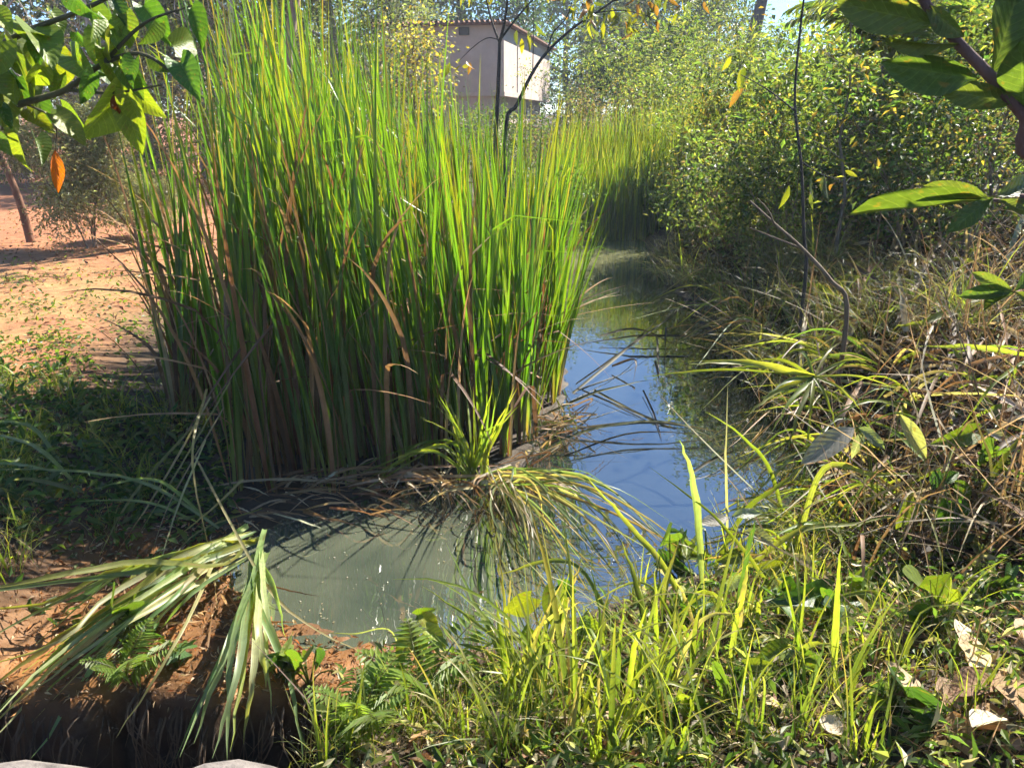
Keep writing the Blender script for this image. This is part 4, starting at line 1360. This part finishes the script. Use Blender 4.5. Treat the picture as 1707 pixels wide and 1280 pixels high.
# long arching sedges hanging over the water from the right shore
for i, (bx, by) in enumerate([(1345, 640), (1400, 600), (1385, 700), (1430, 690), (1390, 770), (1440, 800), (1400, 850), (1470, 760), (1360, 900), (1440, 900), (1500, 840), (1300, 560), (1250, 520), (1480, 620), (1550, 700), (1330, 950)]):
    tl = []
    for k in range(13):
        x0, y0 = bx + r.normal(0, 10), by + r.normal(0, 8)
        s_ = -1 if r.uniform() < .72 else 1
        L = r.uniform(60, 210)
        z0 = float(atg(x0, y0, 0)[2])
        tl.append([(x0, y0, z0 - .02), (x0 + s_ * L * .45, y0 - r.uniform(15, 75), z0 + r.uniform(.12, .28)), (x0 + s_ * L, y0 + r.uniform(-50, 60), max(.02, z0 + r.uniform(-.15, .15)))])
    bunch('arching_sedge', 'arching sedge with lime and straw blades hanging over the right shore', 'sedge', tl, LIM_ + [(.10, .15, .04), (.34, .28, .17), (.24, .15, .08), (.06, .10, .03)], .016, 900 + i, 'grass', 'arching sedges on the right shore', jw=.5)

# long shoots rising from the near grass
for i in range(64):
    k_ = i % 4
    px = (r.normal(965, 45), r.normal(1230, 70), r.uniform(820, 1400), r.normal(880, 50))[k_]
    py = (1225, 1080, 1150, 1170)[k_] + r.normal(0, 30)
    y0 = float(atg(px, py, 0)[1])
    L = r.uniform(110, 270) * (.6 if k_ == 1 else 1)
    a_ = r.normal(0, .45)
    dx = math.sin(a_) * L
    dr = r.uniform(0, .5) * abs(dx)
    yy = y0 + r.normal(0, .06)
    q = [(px, py, y0), (px + dx * .4, py - L * .55, (y0 + yy) / 2), (px + dx, py - L * math.cos(a_) + dr, yy)]
    pixblade(q, r.uniform(6, 15), FG + LIM + [(.34, .30, .17)], ('long green shoot in the tall tuft beside the round-leaved vine', 'slim shoot at the water edge before the pale-leaved plant', 'long loose shoot rising from the near grass', 'shoot leaning over the murky pool beside the fern')[k_],
             'grass_shoot', 'grass', FT, 'long shoots in the near grass')

# sedge head with radiating leaves over the water
ctr = (1357, 628, 3.9)
sg = None
for i, (tx, ty, dy, w) in enumerate([(1148, 606, -.1, 13), (1070, 628, -.1, 6), (1240, 695, -.25, 11), (1282, 725, -.3, 10), (1310, 755, -.35, 9), (1345, 745, -.35, 7), (1395, 720, -.3, 6), (1440, 690, -.2, 6), (1500, 650, 0, 5),
                                     (1450, 600, .2, 6), (1400, 570, .3, 6), (1330, 585, .3, 6), (1260, 600, .1, 8), (1200, 618, 0, 9), (1270, 665, -.2, 8)]):
    c_ = at(*ctr)
    if sg is None:
        b = c_.copy(); b[2] = float(hgt(b[0], b[1]))
        sg = thing('sedge_plant', 'umbrella-like sedge with lime leaves radiating over the water', 'sedge', b)
        gs = G(); tube(gs, spline([(0, 0, -.05), (.02, 0, .2), c_ - b], 8), .006, (.1, .15, .04), 6); link('stem', gs.mesh('stem', M['grass']), sg)
    e = at(tx, ty, 3.9 + dy)
    mid = (c_ + e) / 2 + np.array([0, 0, .04])
    gg = pblade(np.array([c_, mid, e]) - 0, w * 3.9 / FPX, pal(rng, 1, LIM + [(.12, .17, .04)])[0], roll=rng.normal(0, .3))
    gg.v = [v - b for v in gg.v]
    link('leaf', gg.mesh('leaf', M['grass']), sg)


# ------------------------------------------------------------------ broad-leaved plants
def leaf_px(parent, org, me, b, t, wid, half, name='leaf', tilt=(0, 0, 0), label=None):
    p0, p1 = at(*b), at(*t)
    f = p1 - p0
    L = float(np.linalg.norm(f))
    up = np.array([0, 0, H]) - (p0 + p1) / 2
    up = nrm(up) + np.asarray(tilt)
    return leaf_on(parent, me, p0 - org, f, up, (L * wid / (2 * half), L, L), name, label)


HL = leaf_meshes('heart', 8, [(.06, .12, .025), (.09, .15, .03), (.045, .09, .03), (.13, .17, .03)], 500, nv=9, nu=3)
HY_ = leaf_meshes('heart', 4, [(.17, .22, .03), (.22, .25, .03)], 520, nv=9, nu=3)
OBL = leaf_meshes('obov', 6, [(.085, .12, .035), (.07, .105, .035), (.10, .13, .04)], 540, nv=10, nu=3, droop=.12)
ORL = leaf_meshes('ellip', 2, [(.55, .13, .02)], 560, nv=8, nu=2)

# heart-leaved tree reaching in from the left
ho = np.array([-2.5, 2.75, float(hgt(-2.5, 2.75)) - .05])
ht = thing('heart_leaved_tree', 'small tree with large heart-shaped green leaves reaching over the clearing', 'tree', ho)
YL = 2.3
g = G()
fork = at(-190, 260, 2.5) - ho
tube(g, spline([(0, 0, 0), (.05, -.05, .8), fork], 10), np.linspace(.05, .028, 10), (.14, .1, .07), 8)
link('trunk', g.mesh('trunk', M['bark']), ht)
g = G()
for br, r0 in (([(-190, 260, 2.5), (-60, 205, 2.4), (40, 172, YL), (110, 150, YL), (170, 108, YL), (235, 90, YL), (300, 130, YL)], .012), ([(-190, 260, 2.5), (-80, 130, 2.35), (30, 60, YL), (130, 20, YL), (215, -20, YL)], .012),
               ([(110, 150, YL), (190, 155, YL), (270, 142, YL)], .006), ([(-60, 205, 2.4), (10, 230, YL), (45, 260, YL)], .006), ([(170, 108, YL), (240, 40, YL), (320, 10, YL)], .006), ([(40, 172, YL), (90, 200, YL), (93, 252, YL)], .004)):
    P = np.array([at(*q) - ho for q in br])
    Ps = spline(P, 5 * len(P))
    tube(g, Ps, np.linspace(r0, r0 * .35, len(Ps)), (.10, .09, .05), 6)
link('branch', g.mesh('branch', M['bark']), ht)
HV = [(15, 28, 78, 72), (8, 62, 82, 192), (55, 50, 92, 98), (150, 15, 196, 88), (118, -10, 156, 38), (205, 25, 218, 82), (240, 10, 286, 72), (30, 128, 26, 190), (100, 125, 88, 165), (150, 125, 138, 178), (200, 150, 145, 238),
      (105, 185, 142, 228), (2, 180, 22, 218), (45, 182, 84, 214), (-5, 230, 18, 258), (28, 225, 40, 290), (58, 232, 76, 268), (207, 172, 238, 258), (215, 142, 270, 198), (288, 78, 332, 64), (300, 105, 326, 150), (318, 15, 345, 78),
      (258, 38, 238, 78), (182, 100, 206, 124), (128, 55, 152, 90), (-10, 20, 20, 50), (70, 110, 50, 150), (175, 60, 182, 105), (120, 95, 150, 130), (260, 95, 285, 120), (20, 100, 55, 125), (85, 20, 110, 60), (-20, 90, 12, 140), (225, 100, 212, 140)]
rr = np.random.default_rng(77)
for _ in range(22):
    q0 = (rr.uniform(-30, 230), rr.uniform(-10, 210))
    HV.append((*q0, q0[0] + rr.normal(10, 25), q0[1] + rr.uniform(35, 75)))
for i, (x0, y0, x1, y1) in enumerate(HV):
    me = (HY_ if rr.uniform() < .35 else HL)[rr.integers(4 if rr.uniform() < 0 else 4)]
    dy = rr.normal(0, .08)
    o = leaf_px(ht, ho, me, (x0, y0, YL + dy), (x1, y1, YL + dy + rr.normal(0, .05)), rr.uniform(.5, .8), .5, tilt=rr.normal(0, .45, 3))
leaf_px(ht, ho, ORL[0], (92, 250, YL), (97, 322, YL), .3, .3, label='withered orange leaf hanging down', tilt=(.2, 0, 0))
leaf_px(ht, ho, leaf_meshes('ellip', 1, [(.2, .05, .02)], 565)[0], (190, 158, YL), (197, 195, YL), .5, .3, label='withered red-brown leaf')

# broad-leaved tree reaching in from the right
bo = np.array([1.75, 1.0, float(hgt(1.75, 1.0)) - .05])
bt = thing('broad_leaved_tree', 'small tree with broad oval leaves on a brown branch at the right', 'tree', bo)
YB = 1.3
g = G()
tube(g, spline([(0, 0, 0), (-.02, .03, .7), (-.1, .08, 1.25)], 8), np.linspace(.035, .02, 8), (.15, .10, .075), 8)
link('trunk', g.mesh('trunk', M['bark']), bt)
bj = bo + np.array([-.1, .08, 1.25])
g = G()
for P, r0, r1 in (([bj, at(1800, 290, YB), at(1707, 192, YB), at(1655, 132, YB), at(1600, 75, YB), at(1556, 25, YB), at(1530, -15, YB)], .011, .007), ([bo + np.array([-.06, .05, 1.0]), at(1790, 350, 1.4), at(1707, 340, 1.45), at(1650, 333, 1.45)], .008, .003),
                  ([bo + np.array([-.04, .05, .85]), at(1780, 500, 1.6), at(1690, 487, 1.6)], .006, .002)):
    Ps = spline(np.array(P) - bo, 5 * len(P))
    tube(g, Ps, np.linspace(r0, r1, len(Ps)), (.15, .09, .08), 8)
link('branch', g.mesh('branch', M['bark']), bt)
OV = [((1566, 42, YB), (1400, 8, YB), .36), ((1632, 132, YB), (1478, 110, YB - .02), .36), ((1692, 172, YB), (1570, 150, YB), .34), ((1652, 126, YB), (1712, -40, YB + .03), .55), ((1706, 190, YB), (1700, 78, YB - .06), .5),
      ((1545, 8, YB), (1600, 62, YB - .05), .4), ((1604, 72, YB), (1484, 82, YB - .08), .16), ((1530, -10, YB), (1470, -60, YB), .4),
      ((1655, 333, 1.45), (1542, 308, 1.48), .28), ((1650, 335, 1.45), (1420, 350, 1.5), .16), ((1655, 330, 1.45), (1585, 382, 1.4), .32), ((1662, 335, 1.45), (1745, 362, 1.42), .4), ((1660, 328, 1.45), (1740, 300, 1.5), .35),
      ((1690, 487, 1.6), (1602, 492, 1.6), .3), ((1690, 485, 1.6), (1622, 455, 1.62), .3), ((1690, 489, 1.6), (1640, 512, 1.58), .4), ((1690, 486, 1.6), (1735, 445, 1.62), .4), ((1690, 486, 1.6), (1740, 510, 1.6), .4)]
for i, (b, t_, wd) in enumerate(OV):
    leaf_px(bt, bo, OBL[i % 6], b, t_, wd, .3, tilt=rr.normal(0, .25, 3))

g = G()
top = np.array([1.12, 1.78, 2.62])  # unseen upper crown, placed toward the sun to shade the leaves below
for k in range(12):
    e = top + rr.normal(0, .28, 3) * [1, 1, .5]
    P = spline(np.array([bj, (bj + e) / 2 + [.1, 0, .15], e]) - bo, 10)
    tube(g, P, np.linspace(.012, .004, 10), (.15, .09, .08), 6)
    for j in range(11):
        q = P[4 + rr.integers(6)] + rr.normal(0, .05, 3)
        if q[2] + bo[2] < 2.42 or (q + bo)[0] > 2.2:
            continue
        leaf_on(bt, OBL[j % 6], q, rr.normal(0, 1, 3) * [1, 1, .3], rr.normal(0, .3, 3) + [0, 0, 1], (rr.uniform(.1, .13), rr.uniform(.17, .23), .2))
link('upper_branches', g.mesh('upper_branches', M['bark']), bt)


# climbing vines with heart or oval leaves near the shore
def herb(name, label, cat, root_px, leaves, meshes, half, seed, wid=(.6, .85), stemcol=(.12, .15, .04)):
    r = np.random.default_rng(seed)
    px, py, yy = root_px
    p = at(px, py, yy)
    org = np.array([p[0], p[1], float(hgt(p[0], p[1])) - .01])
    t = thing(name, label, cat, org)
    g = G()
    for (b, e) in leaves:
        B_ = at(*b) - org
        tube(g, spline([(0, 0, 0), B_ * np.array([.5, .5, .75]) + r.normal(0, .01, 3), B_], 7), np.linspace(.004, .002, 7), stemcol, 5)
    link('stem', g.mesh('stem', M['grass']), t)
    for i, (b, e) in enumerate(leaves):
        leaf_px(t, org, meshes[i % len(meshes)], b, e, r.uniform(*wid), half, tilt=np.array([0, 0, .5]) + r.normal(0, .4, 3))
    return t


PL = leaf_meshes('ellip', 4, [(.26, .28, .22), (.20, .23, .16), (.3, .3, .2)], 580, nv=9, nu=3)
herb('round_leaved_vine', 'vine with round lime leaves growing among the near grass', 'vine', (930, 1140, 2.1), [((925, 985, 2.25), (926, 1055, 2.2)), ((885, 995, 2.3), (838, 1030, 2.3)), ((890, 1050, 2.25), (885, 1108, 2.2)), ((980, 1040, 2.2), (1010, 1075, 2.15)),
     ((930, 975, 2.3), (965, 990, 2.3)), ((975, 1035, 2.2), (968, 1070, 2.15))], HY_ + HL[:2], .5, 1)
herb('lime_leaved_plant', 'small plant with lime leaves at the edge of the murky pool', 'plant', (705, 1150, 2.3), [((690, 1040, 2.45), (672, 1075, 2.4)), ((705, 1030, 2.45), (735, 1045, 2.45)), ((695, 1025, 2.5), (725, 1016, 2.5)), ((710, 1050, 2.4), (745, 1078, 2.35)),
     ((685, 1060, 2.4), (660, 1100, 2.35)), ((700, 1060, 2.4), (700, 1100, 2.35))], HY_, .5, 2)
herb('heart_leaved_vine', 'vine with heart-shaped green leaves before the dark straw tangle', 'vine', (1590, 990, 2.75), [((1585, 838, 2.9), (1588, 900, 2.85)), ((1590, 815, 2.95), (1625, 835, 2.95)), ((1570, 790, 3.0), (1548, 815, 3.0)), ((1525, 835, 2.95), (1496, 880, 2.9)),
     ((1575, 800, 3.0), (1600, 785, 3.0)), ((1540, 970, 2.7), (1520, 1010, 2.65)), ((1480, 955, 2.8), (1450, 980, 2.75))], HL[:3] + HY_[:1], .5, 3)
herb('pale_leaved_plant', 'plant with pale upturned oval leaves at the shore before the blue water', 'plant', (1250, 990, 2.7), [((1215, 862, 2.95), (1165, 872, 2.9)), ((1220, 860, 2.95), (1272, 850, 2.95)), ((1240, 885, 2.9), (1292, 908, 2.88)), ((1235, 925, 2.8), (1195, 935, 2.8)),
     ((1270, 950, 2.75), (1320, 940, 2.75)), ((1320, 925, 2.8), (1365, 945, 2.8)), ((1240, 960, 2.7), (1200, 985, 2.7)), ((1300, 960, 2.7), (1290, 1000, 2.65))], PL[:3] + HY_[:2], .3, 4, (.3, .5))
herb('pleated_leaf_plant', 'plant with pale grey pleated leaves hanging over the right bank', 'plant', (1470, 850, 3.2), [((1425, 712, 3.3), (1335, 772, 3.2)), ((1430, 712, 3.3), (1482, 745, 3.25)), ((1500, 690, 3.3), (1545, 765, 3.2)), ((1440, 720, 3.3), (1420, 760, 3.25)),
     ((1620, 720, 3.2), (1560, 740, 3.15)), ((1640, 715, 3.2), (1700, 745, 3.15))], PL + HL[3:4], .3, 5, (.28, .4))
rs = np.random.default_rng(91)
SPR = [(1390, 1060), (1440, 1020), (1120, 960), (1160, 1040), (1310, 1040), (1620, 900), (1660, 820), (1480, 1180), (1220, 1180), (1560, 1050), (1040, 1160), (1330, 1150), (640, 1190), (1640, 1010), (1130, 1230), (235, 1120), (300, 1150), (205, 1105), (520, 1180), (470, 1170)]
for i, (px, py) in enumerate(SPR):
    z = .4
    for _ in range(5):
        p = on(px, py, z); z = float(hgt(p[0], p[1]))
    sc_ = 1.0
    if px < 560:
        p = on(px, py - 40, .03); sc_ = .45
    lv = []
    for k in range(9):
        bx, by = px + rs.normal(0, 22), (py if px > 560 else py - 45) - rs.uniform(15, 75) * (.5 + .5 * sc_)
        lv.append(((bx, by, p[1] + rs.normal(0, .06)), (bx + rs.normal(0, 22) * sc_, by + rs.uniform(-8, 26) * sc_, p[1] + rs.normal(0, .06))))
    herb('low_herb', 'low leafy green herb among the near grass' if px > 600 else 'pale small herb on the lip of the dark hollow', 'herb', (px, py, p[1]), lv, HL[:4] + HY_[:1], .5, 100 + i, (.35, .6))['group'] = 'low herbs among the near grass'


# ferns
def fern_mesh(seed, L=.3, n=16, col=(.14, .2, .03)):
    r = np.random.default_rng(seed)
    t = np.linspace(0, 1, 10)
    th = .5 + 1.1 * t
    P = np.vstack([[0, 0, 0], np.cumsum(np.stack([np.sin(th), 0 * t, np.cos(th)], 1)[:-1] * L / 9, 0)])
    g = G()
    tube(g, P, .003 * (1 - .8 * t), (.12, .12, .04), 4)
    s = np.repeat(np.linspace(.15, .97, n), 2)
    p = np.stack([np.interp(s, t, P[:, k]) for k in range(3)], 1)
    sd = np.tile([1., -1.], n)[:, None] * np.array([[0, 1., 0]]) + np.array([[.35, 0, -.1]])
    sz = .36 * L * np.sin(np.pi * (.25 + .75 * s)) ** .8 + .006
    scatter(g, LEAF5, p, sd + r.normal(0, .06, (2 * n, 3)), np.tile([[0, 0, 1.]], (2 * n, 1)), np.stack([np.full(2 * n, .016), sz, sz * .4], -1), pal(r, 2 * n, [col]))
    return g.mesh('frond', M['foliage'], False)


FM = [fern_mesh(700 + i) for i in range(4)]
for i, (px, py, z, s, lb) in enumerate([(700, 1160, .2, 1.1, 'lime green fern at the edge of the murky pool'), (150, 1262, .1, .8, 'small fern in the dark hollow beside the cut leaves'), (440, 1215, .05, .7, 'small sunlit fern below the hanging cut leaves'),
                                        (470, 1275, .3, .8, 'fern in front of the rough stone block'), (215, 1150, .0, .8, 'pale fern growing on the lip of the dark hollow'), (600, 1225, .3, .8, 'low fern in the sunlit ground cover')]):
    p = on(px, py, z)
    zz = float(hgt(p[0], p[1]))
    ft = thing('fern', lb, 'fern', (p[0], p[1], zz))
    for k in range(7):
        link('frond', FM[k % 4], ft, (0, 0, max(0, z - zz - .15) * .0), (0, rs.normal(-.2, .2), k * .9 + rs.uniform(-.3, .3)), s * rs.uniform(.7, 1.2))


# stones edging the drop
def stone(label, p, dims, seed):
    r = np.random.default_rng(seed)
    nu_, nv_ = 20, 12
    g = G()
    th = np.linspace(0, 2 * np.pi, nu_, endpoint=False)
    ph = np.linspace(-np.pi / 2, np.pi / 2, nv_)
    TH, PH = np.meshgrid(th, ph)
    sp = lambda a, e: np.sign(a) * np.abs(a) ** e
    V = np.stack([sp(np.cos(PH), .45) * sp(np.cos(TH), .45) * dims[0], sp(np.cos(PH), .45) * sp(np.sin(TH), .45) * dims[1], sp(np.sin(PH), .45) * dims[2]], -1)
    V = V * (1 + .05 * np.sin(V[..., :1] * 23 + seed) + .05 * np.sin(V[..., 1:2] * 31 + V[..., 2:3] * 19) + r.normal(0, .012, V.shape))
    idx = np.arange(nu_ * nv_).reshape(nv_, nu_)
    nx = np.roll(idx, -1, 1)
    g.add(V, np.stack([idx[:-1], nx[:-1], nx[1:], idx[1:]], -1).reshape(-1, 4))
    tag(link('stone_block', g.mesh('stone_block', M['concrete']), None, p), label, 'stone')


p1 = on(20, 1290, .5); p2 = on(385, 1290, .5)
stone('rough grey stone block at the edge of the dark hollow by the grass roots', (p1[0], p1[1] - .07, .41), (.26, .14, .1), 1)
stone('rough pinkish-grey stone block under the hanging cut leaves', (p2[0], p2[1] - .06, .41), (.17, .13, .1), 2)

# fine roots hanging from the lip of the drop
g = G()
for i in range(150):
    x0 = rs.uniform(-2.3, -.62)
    ys_ = np.linspace(2.4, 2.05, 30)
    hh_ = hgt(np.full(30, x0), ys_)
    j = int(np.argmax(hh_ < -.06))
    y0, z0 = ys_[max(j - 1, 0)], hh_[max(j - 1, 0)]
    L = rs.uniform(.1, .5)
    tube(g, spline([(x0, y0 + .03, z0 + .0), (x0 + rs.normal(0, .03), y0 - .06, z0 - L * .3), (x0 + rs.normal(0, .08), y0 - .09 + rs.normal(0, .02), z0 - L)], 7), np.linspace(rs.uniform(.002, .006), .001, 7), np.array([.12, .08, .05]) * rs.uniform(.5, 1.4), 4)
tag(link('bank_roots', g.mesh('bank_roots', M['bark'])), 'fine brown roots hanging from the lip of the mud drop', kind='stuff')

# dry fallen leaves
LT = leaf_meshes('ellip', 5, [(.40, .30, .19), (.32, .20, .11), (.46, .38, .26), (.22, .12, .07)], 600, 'litter', nv=7, nu=2)
for i, (px, py, s) in enumerate([(1620, 1100, .13), (1680, 1150, .14), (1600, 1110, .1), (1650, 1165, .11), (1700, 1100, .12), (1530, 1200, .1), (1580, 1220, .09), (1660, 1230, .1), (1480, 1190, .08), (1560, 1160, .08), (1690, 1080, .08), (1620, 1250, .1),
                                 (1400, 1260, .08), (1110, 1190, .09), (1020, 1240, .08), (1260, 1190, .08), (720, 1250, .07), (810, 1230, .06)]):
    z = .4
    for _ in range(5):
        p = on(px, py, z); z = float(hgt(p[0], p[1]))
    a = rs.uniform(0, 6.28)
    o = leaf_on(None, LT[i % 5], (p[0], p[1], z + .07), (math.cos(a), math.sin(a), rs.normal(.1, .2)), rs.normal(0, .35, 3) + [0, 0, 1], s * (1.35 if px > 1450 else 1), 'dry_leaf')
    tag(o, 'tan dry leaf lying on the near ground', 'leaf', 'dry leaves on the near ground')
p = on(1613, 905, .4)
o = leaf_on(None, ORL[1], at(1608, 890, 2.85), (.2, -.2, -1), (0, -1, .3), .06, 'orange_leaf')
tag(o, 'small withered orange leaf hanging in the vine on the right bank', 'leaf')

# ------------------------------------------------------------------ uncountable ground cover
r = np.random.default_rng(99)


def cover(n, fx, fy, keep, cols, ls, hz_, name, label, up=.7, asp=.5, w=None, mat='foliage'):
    x = r.uniform(*fx, n); y = r.uniform(*fy, n)
    k = keep(x, y) > r.uniform(0, 1, n)
    x, y = x[k], y[k]
    n = len(x)
    g = G()
    pos = np.stack([x, y, hgt(x, y) + r.uniform(0, 1, n) ** 1.5 * hz_], 1)
    sz = ls * r.uniform(.5, 1.5, n)
    scatter(g, LEAF5, pos, r.normal(0, 1, (n, 3)) * [1, 1, .5] + [0, 0, .15], r.normal(0, up, (n, 3)) + [0, 0, 1], np.stack([sz * asp, sz, sz], -1), pal(r, n, cols, w))
    return tag(link(name, g.mesh(name, M[mat], False)), label, kind='stuff')


cover(19000, (-.55, 3.2), (1.2, 3.3), lambda x, y: (sdist(x, y, POND) > .06) * (pit(x, y) < .05) * (.35 + .5 * (wob(x, y, 1.5) > -.3)),
      [(.10, .15, .03), (.07, .12, .025), (.20, .22, .08), (.05, .08, .025), (.34, .30, .20)], .05, .11, 'ground_cover', 'low leafy ground cover on the near bank', w=(4, 4, 3, 2, 3), asp=.33)
cover(9000, (-.55, 3.4), (1.2, 3.6), lambda x, y: (sdist(x, y, POND) > .03) * (pit(x, y) < .05) * .9, [(.30, .21, .12), (.2, .12, .07), (.4, .33, .22), (.12, .08, .05)], .045, .03, 'leaf_litter', 'small dry leaf litter on the near bank', mat='litter')
cover(26000, (1.6, 6.5), (2.6, 12), lambda x, y: (sdist(x, y, POND) > .05) * .9, [(.06, .045, .025), (.05, .06, .025), (.10, .07, .04), (.035, .03, .02)], .07, .2, 'bank_litter', 'low brown undergrowth on the right bank', mat='litter')
cover(60000, (-9.5, -1.5), (3.0, 13), lambda x, y: (pit(x, y) < .05) * (sdist(x, y, STAND) > .05) * np.clip(np.where(y < 5.2, .9, (.12 + .75 * sstep(wob(x, y, 1.1), -.1, .5)) * (1 - sstep(y, 6, 10)) + .02), 0, 1),
      [(.13, .2, .025), (.10, .16, .03), (.2, .24, .04), (.07, .11, .03)], .045, .06, 'lawn_weeds', 'patchy low green weeds on the red soil')
cover(16000, (-4.6, -1.5), (2.6, 5.4), lambda x, y: (pit(x, y) < .05) * (sdist(x, y, STAND) > .05) * np.clip(.5 + .5 * wob(x, y, 1.3), .1, 1) * (1 - shelf(x, y) * .9) * (1 - sstep(y + .5 * wob(x, y, 1.9), 4.0, 5.3)), [(.05, .10, .025), (.07, .13, .03), (.035, .07, .02), (.12, .16, .04)], .075, .12, 'left_bank_cover', 'dark green leafy cover on the shaded left bank', asp=.35)
cover(4000, (-9.5, -1.8), (5.5, 16), lambda x, y: .8 + 0 * x, [(.2, .09, .05), (.3, .2, .1), (.12, .06, .04)], .05, .01, 'clearing_litter', 'scattered dry leaves on the red soil', mat='litter')
cover(14000, (-3.0, -.3), (2.25, 3.6), lambda x, y: (pit(x, y) < .05) * (sdist(x, y, POND) > -.02) * .6, [(.32, .15, .05), (.22, .11, .05), (.42, .32, .2), (.1, .06, .03)], .03, .012, 'mud_debris', 'bits of dead reed on the orange mud', asp=.25, mat='litter')
x = r.uniform(-1.3, .1, 520); y = 2.6 + 1.2 * r.uniform(0, 1, 520)
k = (pdist(x, y) < -.02) & (r.uniform(0, 1, 520) < .25 + .75 * (pdist(x, y) > -.12))
g = G(); n = int(k.sum())
scatter(g, LEAF5, np.stack([x[k], y[k], np.full(n, .004)], 1), r.normal(0, 1, (n, 3)) * [1, 1, 0], np.tile([[0, 0, 1.]], (n, 1)), np.stack([np.full(n, .006), r.uniform(.004, .017, n), np.full(n, .004)], -1), pal(r, n, [(.4, .38, .3), (.3, .25, .15)]))
tag(link('floating_specks', g.mesh('floating_specks', M['litter'], False)), 'tiny pale specks floating on the murky pool', kind='stuff')

# ------------------------------------------------------------------ hazy air
m, nt, out = new_mat('hazy_air')
pv = nd(nt, 'ShaderNodeVolumePrincipled')
pv.inputs['Color'].default_value = (.80, .88, 1.0, 1)
pv.inputs['Density'].default_value = .0015
pv.inputs['Anisotropy'].default_value = .0
nt.links.new(pv.outputs[0], out.inputs['Volume'])
g = G(); box(g, -70, 70, -6, 90, -2.6, 19)
tag(link('haze', g.mesh('haze', m, False)), 'thin bluish haze in the sunlit air', kind='stuff')
